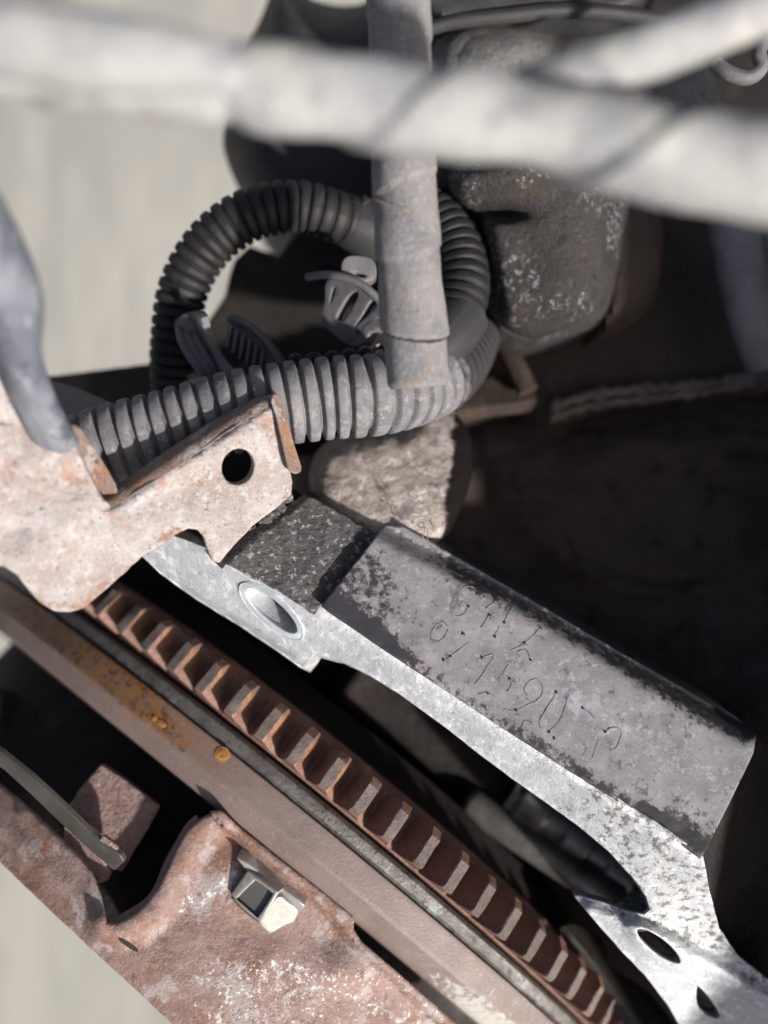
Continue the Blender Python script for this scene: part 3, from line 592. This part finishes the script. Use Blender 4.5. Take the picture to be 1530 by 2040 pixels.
# ================================================================ STEEL BRACKET
br = thing('steel_bracket', 'rusty pale steel bracket with a round hole clamping over the corrugated conduit', 'bracket', pt(350, 1000, 1.5))
dBr = plane((60, 1150, 1.33), (545, 800, 1.44), (430, 1115, 1.44))
plate = [(-120, 830), (0, 850), (70, 850), (130, 858), (165, 930), (200, 998), (220, 1012), (240, 1004), (330, 948), (440, 872), (530, 810), (546, 800), (556, 830), (572, 930), (579, 962), (577, 985), (540, 1016), (500, 1046), (462, 1086), (436, 1118), (426, 1114), (410, 1068), (396, 1052), (375, 1049), (355, 1058), (345, 1064), (320, 1082), (280, 1106), (215, 1166), (165, 1208), (138, 1216), (110, 1214), (85, 1200), (60, 1172), (36, 1142), (8, 1124), (-120, 1118)]
bh = ellipse(474, 930, 36, 41, 20, 34)
def br_d(X, Y):
    e = np.abs(side(X, Y, [(220, 1012), (546, 800)])); return dBr(X, Y) + 0.010 * sstep(10, 0, e) + 0.0022 * fbm(X, Y, 26, 4.0) + 0.012 * fbm(X, Y, 160, 6.0, 2)
def br_wear(X, Y):
    e = np.abs(side(X, Y, [(220, 1012), (546, 800)])); l = seg_dist(X, Y, [(285, 1106), (215, 1166), (165, 1208), (110, 1214), (60, 1172)], False)
    return 0.30 * sstep(30, 5, e) + 0.42 * sstep(34, 4, l) + 0.38 * sstep(34, 4, seg_dist(X, Y, [(426, 1114), (410, 1068), (375, 1049), (320, 1082)], False)) + 0.05
sheet('bracket_plate', [rough_line(plate, 1.8, 14, 5.0), bh], br_d, 0.030, M['bracket'], br, grid=11, wear_shade=br_wear, exdir=(-0.34, 0.20, -1), bevel=0.004)
# folded flange along the top
fold = np.array([(218, 1010), (240, 1003), (330, 946), (440, 870), (530, 808), (548, 798)]); top = np.array([(208, 985), (226, 972), (310, 912), (415, 842), (505, 792), (545, 783)])
a = pts(fold[:, 0], fold[:, 1], dBr(fold[:, 0], fold[:, 1]) + 0.006); b = pts(top[:, 0], top[:, 1], dBr(top[:, 0], top[:, 1]) + 0.055)
rows = [a + (b - a) * q + np.array([0, 0, 1]) * 0.012 * math.sin(q * math.pi) for q in np.linspace(0, 1, 6)]
rows += [rows[-1] + np.array([0.012, -0.01, -0.012]), rows[0] + np.array([0.0, 0.0, -0.05])]; k = len(fold)
from_np('top_flange', np.concatenate(rows), [(i * k + j, i * k + j + 1, (i + 1) * k + j + 1, (i + 1) * k + j) for i in range(len(rows) - 1) for j in range(k - 1)], M['flange'], br, 50)
tab = smooth_poly([(546, 788), (557, 793), (568, 830), (584, 890), (597, 930), (593, 940), (583, 939), (576, 930), (564, 880), (552, 826), (543, 800)], 2)
sheet('end_tab', [tab], plane((546, 790, 1.435), (599, 935, 1.47), (573, 930, 1.44)), 0.012, M['flange'], br, grid=14, bevel=0.003, exdir=(-0.15, 0.05, -1))
lf = smooth_poly([(128, 862), (142, 850), (158, 856), (196, 912), (228, 968), (231, 996), (219, 1010), (206, 996), (168, 934)], 2)
sheet('side_flange', [lf], plane((140, 855, 1.34), (230, 985, 1.385), (180, 950, 1.375)), 0.02, M['flange'], br, grid=14, bevel=0.003, exdir=(-0.4, 0.1, -1))
sheet('upright_arm', [smooth_poly([(-120, 640), (-30, 690), (5, 735), (40, 800), (80, 862), (60, 880), (-120, 870)], 3)], plane((0, 760, 1.25), (80, 860, 1.31), (-60, 860, 1.28)), 0.04, M['bracket'], br, grid=24, bevel=0.008, wear_shade=lambda X, Y: 0.25 + 0 * X)
# torn grey sealant ragged under the bracket edge
sg = thing('torn_gasket', 'crumbling black gasket squeezed between bracket edge and dark rough face', 'gasket', pt(510, 1075, 1.56))
V = []; Fs = []
for i in range(70):
    t = random.random(); x = 436 + 146 * t + random.uniform(-7, 7); y = 1112 - 128 * t + random.uniform(-9, 9); p = np.array(pt(x, y, 1.535 + 0.02 * random.random())); r = random.uniform(0.004, 0.011); b0 = len(V)
    bm = bmesh.new(); bmesh.ops.create_icosphere(bm, subdivisions=1, radius=r)
    for v in bm.verts: V.append(p + np.array(v.co) * np.array([random.uniform(0.6, 1.4) for _ in range(3)]))
    for f in bm.faces: Fs.append(tuple(b0 + v.index for v in f.verts))
    bm.free()
tag(from_np('crumbs', V, Fs, M['darkblock'], sg, 10), kind='stuff')
tube('gasket_bead', [pt(430, 1122, 1.53), pt(470, 1082, 1.54), pt(520, 1038, 1.56), pt(590, 984, 1.60)], lambda s, p: 0.016 + 0.006 * np.sin(s * 90 + 2 * p) * np.sin(s * 37), M['black'], sg, step=0.006, seg=14)

# ================================================================ CORRUGATED CONDUITS
def corr(r0, amp, pitch, gw=0.14, shrink=0.0):
    def f(s, p):
        q = np.abs(np.mod(s / pitch, 1.0) - 0.5) * 2            # 0 in the groove, 1 on the ridge
        g = np.exp(-(q / (gw * 2)) ** 4)
        return (r0 * (1 - shrink * sstep(0.78, 1.05, s))) * (1 - amp * (1 + 0.7 * sstep(0.7, 0.9, s) * (shrink > 0)) * g - 0.05 * (1 - np.sqrt(np.maximum(0, 1 - ((1 - q) * 0.9) ** 2))) * 2) * (1 + 0.012 * np.sin(s * 13))
    return f
cdt = thing('front_conduit', 'dusty grey corrugated conduit running in front, behind the rusty bracket', 'conduit', pt(500, 820, 1.7))
cp = [pt(60, 960, 1.53), pt(190, 900, 1.525), pt(330, 860, 1.53), pt(480, 818, 1.54), pt(640, 795, 1.56), pt(760, 785, 1.58), pt(860, 757, 1.66), pt(925, 708, 1.78), pt(952, 645, 1.92), pt(945, 565, 2.0), pt(915, 480, 2.04), pt(880, 410, 2.08)]
tube('ribbed_tube', cp, corr(0.0755, 0.15, 0.0292, 0.14, 0.26), M['conduit'], cdt, step=0.0018, seg=36, angle=80, wear_shade=lambda s, p: 0.8 * sstep(0.70, 0.88, s))
# wavy lip of the conduit's split
C = catmull([np.array(pt(575, 722, 1.585)), np.array(pt(650, 717, 1.59)), np.array(pt(720, 708, 1.595)), np.array(pt(775, 700, 1.61))], 60)
V = []; Fs = []
for i, c in enumerate(C):
    wv = abs(math.sin(i / len(C) * math.pi * 6.5)) ** 0.6
    for k_, (oy, oz) in enumerate(((0.0, 0.0), (0.004, 0.003), (0.004, -0.03), (0.0, -0.03))):
        V.append(c + np.array([0, 0.012 * wv + oy, oz + 0.004]))
    if i: Fs += [((i - 1) * 4 + k_, (i - 1) * 4 + (k_ + 1) % 4, i * 4 + (k_ + 1) % 4, i * 4 + k_) for k_ in range(4)]
from_np('split_lip', V, Fs, M['conduit'], cdt, 60)
lpc = thing('loop_conduit', 'black corrugated conduit bent into a loop behind the taped hose', 'conduit', pt(480, 560, 1.9))
lp_ = [pt(365, 850, 1.86), pt(350, 770, 1.82), pt(350, 680, 1.78), pt(366, 575, 1.75), pt(418, 486, 1.73), pt(498, 428, 1.72), pt(590, 413, 1.73), pt(670, 432, 1.75), pt(740, 460, 1.80), pt(800, 520, 1.84)]
tube('ribbed_tube', lp_, corr(0.052, 0.11, 0.0228, 0.13), M['loop'], lpc, step=0.0018, seg=34, angle=80)
inl = thing('inner_conduit', 'dark corrugated conduit coming down right of the taped hose into a taped cuff', 'conduit', pt(900, 560, 1.9))
tube('ribbed_tube', [pt(800, 380, 1.78), pt(860, 430, 1.76), pt(905, 490, 1.73), pt(922, 560, 1.70), pt(912, 620, 1.68), pt(890, 668, 1.66)], corr(0.055, 0.11, 0.0235, 0.13), M['loop'], inl, step=0.0018, seg=34, angle=80)
tube('taped_cuff', [pt(918, 630, 1.685), pt(893, 665, 1.66), pt(860, 700, 1.65)], lambda s, p: 0.058 + 0.001 * np.sin(9 * p), M['rubber'], inl, step=0.006, seg=30)
cuff2 = thing('tape_wrap', 'smooth black tape wrapped on the far end of the loop conduit', 'tape', pt(715, 470, 1.8))
tube('tape_sleeve', [pt(700, 440, 1.775), pt(735, 462, 1.79), pt(790, 510, 1.83)], lambda s, p: 0.057 + 0.002 * np.sin(3 * p + 40 * s), M['rubber'], cuff2, step=0.006, seg=30)

# ================================================================ TAPED HOSES
vh = thing('taped_hose', 'upright hose wrapped in dusty grey cloth tape ending above the conduit', 'hose', pt(830, 780, 1.5))
def wrap(r0, pitch, lift, ph0=0.0, jit=0.0):
    def f(s, p):
        q = np.mod(s / pitch + p / (2 * math.pi) + ph0, 1.0)
        return r0 * (1 + lift * (q ** 1.4 - 0.5)) + r0 * jit * np.sin(7 * p + 31 * s) * np.sin(23 * s)
    return f
def wrapwear(pitch, ph0, wd):
    def f(s, p):
        q = np.mod(s / pitch + p / (2 * math.pi) + ph0, 1.0); return 0.75 * sstep(wd, 0, q)
    return f
vpath = [pt(792, -120, 1.34), pt(797, 100, 1.34), pt(803, 300, 1.345), pt(812, 480, 1.35), pt(824, 640, 1.365), pt(834, 772, 1.38)]
def vr(s, p):
    base = 0.0515 - 0.0035 * sstep(0.80, 0.2, s) + 0.0012 * np.sin(6 * s)
    q = np.zeros_like(s); 
    for s0, am, ph in ((0.17, 0.5, 2.6), (0.413, 0.5, 0.3), (0.515, 0.75, 1.2), (0.640, 1.1, 2.0)):
        sl = s0 + 0.020 * np.sin(p + ph)
        q = q + am * 0.0048 * sstep(0.002, -0.001, s - sl) * sstep(-0.10, 0.0, s - sl)
    return base + q + 0.0005 * np.sin(9 * p + 60 * s) * np.sin(41 * s)
L_v = sum((vpath[i + 1] - vpath[i]).length for i in range(5))
def vr2(s, p): return vr(s - (L_v - 0.73), p) * (1 - 0.10 * sstep(L_v - 0.012, L_v, s) ** 2)
def v_crease_shade(s, p):  # tape creases darkened in the colour, standing for their shadow
    s = s - (L_v - 0.73); q = np.zeros_like(s)
    for s0, am, ph in ((0.17, 0.3, 2.6), (0.413, 0.35, 0.3), (0.515, 0.5, 1.2), (0.640, 0.95, 2.0)):
        sl = s0 + 0.020 * np.sin(p + ph); q = np.maximum(q, am * np.exp(-(((s - sl - 0.001) / 0.0030) ** 2)))
    return q
tube('cloth_wrap', vpath, vr2, M['cloth'], vh, step=0.0035, seg=56, angle=50, wear_shade=v_crease_shade)
tube('loose_thread', [pt(700, 400, 1.40), pt(722, 408, 1.35), pt(738, 398, 1.31), pt(760, 402, 1.295), pt(800, 415, 1.292), pt(846, 424, 1.31)], lambda s, p: 0.0011 + 0 * s, M['thread'], vh, step=0.006, seg=6)

fh = thing('foreground_harness', 'wide out of focus taped harness crossing the upper picture close to the lens', 'harness', pt(765, 200, 1.0))
fp = [pt(-160, 85, 0.88), pt(0, 110, 0.87), pt(200, 135, 0.86), pt(400, 165, 0.86), pt(600, 190, 0.855), pt(800, 215, 0.85), pt(1000, 245, 0.845), pt(1200, 280, 0.84), pt(1400, 325, 0.835), pt(1560, 345, 0.83), pt(1700, 360, 0.83)]
def fr(s, p):
    q = np.mod((s + 0.03 * np.sin(9 * s + 1)) / 0.27 + p / (2 * math.pi) + 0.10, 1.0)
    base = 0.0395 + 0.007 * sstep(0.60, 0.78, s) + 0.004 * sstep(0.25, 0.0, s) + 0.0022 * np.sin(s * 14 + 1) - 0.006 * np.exp(-((s - 0.335) / 0.012) ** 2) * (np.cos(p - 2.2) > 0) + 0.0013 * np.sin(s * 37) + 0.001 * np.sin(s * 61 + 2 * p)
    return base * (1 + 0.17 * (0.5 - q ** 1.3)) + 0.0015 * np.sin(3 * p + 9 * s)
tube('tape_wrap', fp, fr, M['tape'], fh, step=0.005, seg=48, angle=50, wear_shade=lambda s, p: 0.8 * sstep(0.09, 0.0, np.mod((s + 0.03 * np.sin(9 * s + 1)) / 0.27 + p / (2 * math.pi) + 0.10, 1.0)) * (0.55 + 0.45 * np.sin(17 * s + 2 * p)))  # overlap creases carry shade painted as dark lines
tube('tape_layer', [pt(-160, 55, 0.84), pt(0, 78, 0.83), pt(150, 98, 0.825), pt(300, 118, 0.825), pt(420, 138, 0.83), pt(500, 160, 0.845)], lambda s, p: 0.037 - 0.012 * sstep(0.18, 0.32, s) + 0.0015 * np.sin(33 * s + p) + 0.001 * np.sin(3 * p + 20 * s), M['tape'], fh, step=0.006, seg=40)
bh_ = thing('branch_cable', 'blurred grey taped cable branching to the top right corner', 'cable', pt(1300, 110, 1.0))
tube('tape_wrap', [pt(1040, 205, 0.93), pt(1130, 170, 0.92), pt(1240, 128, 0.91), pt(1380, 72, 0.90), pt(1520, 15, 0.89), pt(1680, -50, 0.88)], lambda s, p: 0.027 + 0.008 * sstep(0.25, 0.0, s) + 0.001 * np.sin(20 * s + p), M['tape'], bh_, step=0.006, seg=32)
bc = thing('blue_grey_cable', 'blurred blue grey sheathed cable at the left edge beside the bracket', 'cable', pt(20, 620, 1.2))
tube('sheath', [pt(-190, 200, 0.98), pt(-90, 380, 1.02), pt(-20, 500, 1.06), pt(22, 600, 1.10), pt(36, 690, 1.15), pt(62, 780, 1.22), pt(105, 870, 1.32), pt(160, 970, 1.47)], lambda s, p: 0.046 + 0.004 * np.sin(2 * p + 8 * s) - 0.016 * sstep(0.22, 0.34, s), M['bluecable'], bc, step=0.006, seg=32)

# ================================================================ PLASTIC CLIPS
ck = thing('conduit_clip', 'dark ribbed plastic clip strap gripping the loop conduit', 'clip', pt(390, 700, 1.75))
for k_, dx in enumerate((-15, 0, 15)):
    tube('strap_rib', [pt(372 + dx, 640, 1.72), pt(374 + dx, 668, 1.665), pt(388 + dx, 700, 1.645), pt(412 + dx, 735, 1.64), pt(432 + dx, 765, 1.65)], lambda s, p: 0.0085 + 0 * s, M['clip'], ck, step=0.006, seg=12)
sheet('strap_band', [smooth_poly([(352, 636), (395, 628), (406, 660), (428, 712), (462, 760), (420, 775), (375, 715), (352, 675)], 3)], plane((370, 640, 1.70), (440, 760, 1.655), (400, 680, 1.665)), 0.015, M['clip'], ck, grid=16)
sheet('clip_head', [smooth_poly([(356, 640), (368, 628), (392, 627), (405, 642), (396, 652), (370, 655)], 3)], flat(1.665), 0.03, M['clip'], ck, grid=10)
rc = thing('toothed_clip', 'grey plastic clip arm with moulded teeth standing behind the front conduit', 'clip', pt(505, 690, 1.75))
dR = plane((455, 630, 1.70), (560, 730, 1.66), (460, 690, 1.70))
sheet('clip_arm', [smooth_poly([(456, 632), (468, 630), (500, 650), (535, 685), (562, 728), (545, 740), (490, 738), (470, 715), (452, 690), (456, 660)], 3)], dR, 0.02, M['clip'], rc, grid=16, bevel=0.003)
tube('arm_rim', [pt(455, 634, 1.69), pt(490, 646, 1.675), pt(530, 682, 1.66), pt(560, 728, 1.65)], lambda s, p: 0.006 + 0 * s, M['clip'], rc, step=0.006, seg=10)
for i in range(6):
    x0 = 460 + i * 13; y0 = 648 + i * 10
    box_between('moulded_tooth', pt(x0, y0, 1.672), pt(x0 - 8, y0 + 46 + i * 2, 1.672), 0.007, 0.022, M['clip'], rc, bev=0.002)
cg = thing('cage_clip', 'slotted grey plastic cage clip hanging half behind the taped hose', 'clip', pt(700, 600, 1.75))
dC = plane((640, 560, 1.66), (740, 560, 1.60), (690, 680, 1.64))
cage = smooth_poly([(652, 560), (690, 562), (740, 580), (770, 612), (742, 640), (700, 682), (670, 668), (642, 640), (648, 600)], 3)
s1 = smooth_poly([(706, 578), (714, 582), (712, 596), (688, 638), (674, 640), (668, 630), (690, 590)], 3)
s2 = smooth_poly([(738, 596), (752, 610), (722, 640), (700, 658), (716, 632)], 3)
s3 = smooth_poly([(662, 572), (670, 574), (660, 604), (655, 600)], 3)
sheet('cage_body', [cage, s1, s2, s3], dC, 0.02, M['clip'], cg, grid=14, bevel=0.003)
tube('cage_rim', [pt(612, 552, 1.66), pt(650, 547, 1.63), pt(690, 553, 1.61), pt(728, 572, 1.60), pt(762, 605, 1.60)], lambda s, p: 0.0075 + 0 * s, M['clip'], cg, step=0.006, seg=12)
sheet('latch', [smooth_poly([(693, 682), (705, 660), (740, 636), (764, 646), (735, 660), (722, 682), (706, 686)], 2)], dC, 0.03, M['zinc'] if False else M['clip'], cg, grid=12)
sheet('latch_loop', [smooth_poly([(686, 520), (700, 512), (735, 516), (746, 535), (738, 556), (700, 556), (684, 540)], 3), ellipse(718, 547, 16, 8, 15, 14)], flat(1.62), 0.03, M['clip'], cg, grid=12)

# ================================================================ CASTINGS AND BODIES BEHIND
def pillow(name, poly, base, Hh, Wd, mat, parent=None, grid=16, rough=0.01, rs=40, thick=0.5, extra=None, seed=1.0, exdir=(0, 0, -1), edge=3, closed=True, wear_shade=None):
    poly = rough_line(poly, edge, 14, seed)
    def df(X, Y):
        t = np.clip(seg_dist(X, Y, poly) / Wd, 0, 1); d = base(X, Y) - Hh * np.sqrt(np.maximum(0, 1 - (1 - t) ** 2)) - rough * fbm(X, Y, rs, seed)
        return d - (extra(X, Y) if extra else 0)
    return sheet(name, [poly], df, thick, mat, parent, grid=grid, exdir=exdir, bevel=0.004, wear_shade=wear_shade)
ac = thing('alloy_casting', 'grey corroded alloy casting with white bloom right of the taped hose', 'casting', pt(1080, 400, 2.2))
body = smooth_poly([(905, 330), (900, 390), (948, 436), (968, 500), (980, 580), (995, 640), (1030, 668), (1070, 674), (1140, 658), (1205, 632), (1240, 560), (1255, 470), (1270, 380), (1200, 310), (1050, 290)], 4)
def body_x(X, Y):
    g = lambda cx, cy, a, b: np.exp(-(((X - cx) / a) ** 2 + ((Y - cy) / b) ** 2))
    return 0.05 * g(1010, 350, 90, 40) - 0.075 * g(988, 425, 50, 15) + 0.02 * g(1120, 470, 60, 160) - 0.10 * sstep(1150, 1260, X)
pillow('casting_body', body, plane((905, 340, 1.74), (1250, 340, 1.74), (1060, 670, 1.80)), 0.11, 46, M['cast'], ac, grid=8, edge=1, rough=0.0022, rs=24, extra=body_x, seed=3.0)
upper = smooth_poly([(862, 80), (900, 55), (960, 45), (1060, 52), (1180, 60), (1330, 70), (1400, 110), (1440, 215), (1400, 300), (1250, 330), (1050, 330), (880, 330), (862, 200)], 4)
def up_x(X, Y): 
    g = lambda cx, cy, a, b: np.exp(-(((X - cx) / a) ** 2 + ((Y - cy) / b) ** 2)); return 0.07 * g(960, 130, 85, 110) - 0.05 * g(1090, 150, 40, 110)
pillow('casting_shoulder', upper, flat(1.86), 0.12, 60, M['castlight'], ac, grid=14, edge=1, rough=0.002, rs=30, extra=up_x, seed=5.0)
sheet('oval_recess', [ellipse(985, 424, 46, 13, -9, 24)], lambda X, Y: 1.64 + 0 * X, 0.002, M['black'], ac, grid=14, bevel=0.001, back=False) if False else None
pillow('side_boss', smooth_poly([(1190, 360), (1290, 350), (1318, 480), (1296, 600), (1235, 652), (1190, 640)], 4), flat(1.90), 0.12, 55, M['soot'], ac, grid=14, edge=1, rough=0.002, seed=15.0)
pillow('top_boss', smooth_poly([(866, 90), (900, 58), (960, 48), (1030, 56), (1066, 90), (1060, 170), (1010, 200), (900, 200), (862, 150)], 4), flat(1.78), 0.09, 60, M['castlight'], ac, grid=12, edge=1, rough=0.003, seed=16.0)
tube('flange_rib', [pt(1070, 330, 1.70), pt(1110, 400, 1.70), pt(1122, 500, 1.71), pt(1120, 600, 1.73)], lambda s, p: 0.020 + 0 * s, M['cast'], ac, step=0.01, seg=16)
lid = thing('sensor_cap', 'dark rubber cap with a rolled rim above the alloy casting', 'cap', pt(1050, 20, 1.9))
pillow('cap_body', smooth_poly([(800, -80), (860, 40), (905, 52), (1000, 42), (1100, 30), (1240, 30), (1300, -20), (1300, -100)], 4), flat(1.74), 0.06, 30, M['rubber'], lid, grid=18, rough=0.004, seed=6.0)
tube('cap_rim', [pt(840, 62, 1.70), pt(905, 44, 1.69), pt(1010, 32, 1.68), pt(1120, 22, 1.68), pt(1250, 30, 1.69), pt(1400, 60, 1.72)], lambda s, p: 0.014 + 0.001 * np.sin(5 * p), M['rubber'], lid, step=0.01, seg=14)
dr = thing('rubber_boot', 'large round black rubber boot left of the upright hose', 'boot', pt(600, 200, 2.5))
pillow('boot_shell', smooth_poly([(560, -40), (520, 40), (480, 130), (448, 260), (455, 320), (485, 380), (540, 430), (700, 470), (900, 460), (900, -60), (720, 10), (620, 0)], 4), flat(2.25), 0.22, 110, M['rubber'], dr, grid=20, rough=0.006, seed=7.0, edge=1)
bp_ = thing('sooty_panel', 'sooty brown body panel seen through the middle of the conduit loop', 'panel', pt(600, 620, 2.3))
sheet('panel_sheet', [[(470, 520), (498, 492), (556, 514), (590, 468), (640, 430), (960, 420), (980, 820), (560, 900), (330, 860), (330, 760), (408, 655), (452, 590), (462, 545)]], plane((470, 520, 2.1), (900, 500, 2.15), (600, 850, 2.0)), 0.05, M['brownpanel'], bp_, grid=28, bevel=0.006)
db = thing('dark_rail', 'dark rusty rail lying behind the front conduit at left', 'rail', pt(220, 790, 2.1))
sheet('rail_top', [rough_line([(84, 752), (200, 738), (340, 720), (520, 735), (520, 900), (330, 900), (90, 880)], 2, 16, 3.0)], plane((90, 752, 1.98), (340, 722, 2.0), (250, 880, 1.85)), 0.15, M['brownpanel'], db, grid=24)
gp = thing('rubber_flap', 'small grey rubber flap with white flecks beside the bracket top', 'flap', pt(150, 800, 1.7))
sheet('flap_sheet', [[(92, 756), (150, 772), (228, 806), (200, 850), (165, 880), (120, 880)]], plane((92, 756, 1.75), (228, 806, 1.72), (130, 860, 1.62)), 0.02, M['clip'], gp, grid=16)
lm = thing('pale_lump_casting', 'pale dusty rock-like casting between conduit and stamped pad, right part coloured dark as shadow', 'casting', pt(740, 950, 2.1))
pillow('lump_body', smooth_poly([(618, 950), (632, 905), (665, 876), (720, 858), (800, 842), (860, 800), (925, 850), (938, 930), (920, 1000), (880, 1070), (800, 1090), (740, 1090), (660, 1040), (630, 1000)], 4), plane((620, 950, 1.72), (900, 860, 1.80), (760, 1080, 1.665)), 0.07, 60, M['lump'], lm, grid=8, edge=1, rough=0.005, rs=30, seed=9.0, wear_shade=lambda X, Y: 0.95 * sstep(860, 930, X + 0.1 * (Y - 930)))  # right side fades to black: shadow edge put into the colour
rp = thing('chassis_panel', 'rust black chassis panel with a sealed seam under the alloy casting', 'panel', pt(1250, 700, 2.3))
sheet('panel_sheet', [rough_line([(905, 700), (930, 560), (1230, 380), (1700, 380), (1700, 720), (1530, 760), (1400, 772), (1250, 790), (1100, 828), (1060, 800), (912, 815)], 4, 18, 3.0)], plane((912, 815, 2.0), (1530, 760, 2.02), (1300, 420, 2.15)), 0.06, M['soot'], rp, grid=26, bevel=0.006)
for off, rr in ((0, 0.012), (20, 0.010)):
    tube('seam_bead', [pt(1095, 812 + off, 1.98), pt(1180, 786 + off * 1.1, 1.98), pt(1270, 776 + off, 1.985), pt(1370, 768 + off * 0.8, 1.99), pt(1450, 758 + off * 0.6, 1.99), pt(1560, 735 + off * 0.5, 1.99)], lambda s, p, rr=rr: rr * (1 + 0.35 * np.sin(s * 90) * np.sin(s * 31 + 1) + 0.2 * np.sin(s * 170 + p)), M['seam'], rp, step=0.005, seg=14)
an = thing('angle_iron', 'short rusty angle iron with a slanting rod beside the conduit end', 'bracket', pt(990, 790, 2.1))
sheet('angle_plate', [[(910, 768), (1020, 742), (1062, 752), (1066, 796), (990, 806), (910, 817)]], plane((910, 790, 1.90), (1066, 790, 1.93), (990, 745, 1.95)), 0.04, M['barbrown'], an, grid=16)
tube('rod', [pt(1004, 690, 1.92), pt(1030, 735, 1.90), pt(1052, 780, 1.89)], lambda s, p: 0.024 + 0 * s, M['barbrown'], an, step=0.01, seg=16)
pp = thing('grey_pipe', 'blue grey rubber pipe running down the right edge below the harness', 'pipe', pt(1480, 560, 2.0))
tube('pipe_body', [pt(1440, 330, 1.80), pt(1462, 460, 1.80), pt(1490, 600, 1.82), pt(1530, 720, 1.86)], lambda s, p: 0.050 + 0 * s, M['pipe'], pp, step=0.02, seg=26)
p2 = thing('rear_pipe', 'darker grey pipe tucked behind the blue grey pipe at the right edge', 'pipe', pt(1540, 560, 2.0))
tube('pipe_body', [pt(1530, 330, 1.84), pt(1550, 480, 1.84), pt(1560, 620, 1.85)], lambda s, p: 0.060 + 0 * s, M['pipe'], p2, step=0.02, seg=26)
hk = thing('wire_hook', 'curled grey wire hook in the dark upper right corner', 'hook', pt(1490, 130, 1.6))
tube('hook_wire', [pt(1540, 60, 1.40), pt(1512, 100, 1.40), pt(1516, 135, 1.40), pt(1490, 155, 1.40), pt(1455, 148, 1.40), pt(1425, 128, 1.41)], lambda s, p: 0.012 + 0 * s, M['clip'], hk, step=0.006, seg=14)
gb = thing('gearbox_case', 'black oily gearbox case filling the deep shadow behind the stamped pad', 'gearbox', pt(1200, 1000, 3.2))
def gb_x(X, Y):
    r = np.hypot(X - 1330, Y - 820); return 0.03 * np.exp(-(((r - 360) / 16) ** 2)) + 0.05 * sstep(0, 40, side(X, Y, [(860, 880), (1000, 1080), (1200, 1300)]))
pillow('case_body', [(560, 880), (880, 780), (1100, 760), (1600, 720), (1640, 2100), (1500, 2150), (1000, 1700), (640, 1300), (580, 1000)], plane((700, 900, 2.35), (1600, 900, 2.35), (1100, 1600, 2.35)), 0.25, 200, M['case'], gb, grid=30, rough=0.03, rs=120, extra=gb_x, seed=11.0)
tube('case_rib', [pt(1180, 1135, 2.12), pt(1260, 1165, 2.10), pt(1360, 1178, 2.10), pt(1450, 1165, 2.12), pt(1560, 1120, 2.14)], lambda s, p: 0.016 + 0 * s, M['soot'], gb, step=0.02, seg=14)
bwk = thing('rear_bulkhead', 'black bulkhead wall far behind the castings in the upper right', 'bulkhead', pt(1250, 300, 3.0))
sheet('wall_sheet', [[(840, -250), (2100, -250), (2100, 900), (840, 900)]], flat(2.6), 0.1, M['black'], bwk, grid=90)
eb = thing('shade_slab', 'unseen dark slab at the right, added to shade the engine bay', 'light blocker', Vector((1.21, -0.5, H - 2.3)))  # out-of-view slab, added to cast shade over the deep area behind the pad
box_between('slab_sheet', Vector((1.37, -1.9, H - 1.57)), Vector((1.37, 0.75, H - 1.57)), 0.16, 1.46, M['black'], eb, bev=0.04)

fb = thing('dry_fibres', 'thin dry reddish fibres caught at the upper corner of the stamped pad', 'fibres', pt(850, 1060, 1.65))
for q in ([(838, 1078, 1.57), (846, 1058, 1.56), (842, 1040, 1.56), (830, 1046, 1.565)], [(856, 1036, 1.56), (862, 1048, 1.555), (864, 1060, 1.56)], [(832, 1044, 1.565), (838, 1052, 1.56), (850, 1052, 1.56), (852, 1084, 1.57)]):
    tube('fibre', [pt(*v) for v in q], lambda s, p: 0.0011 + 0 * s, M['thread'], fb, step=0.004, seg=6)
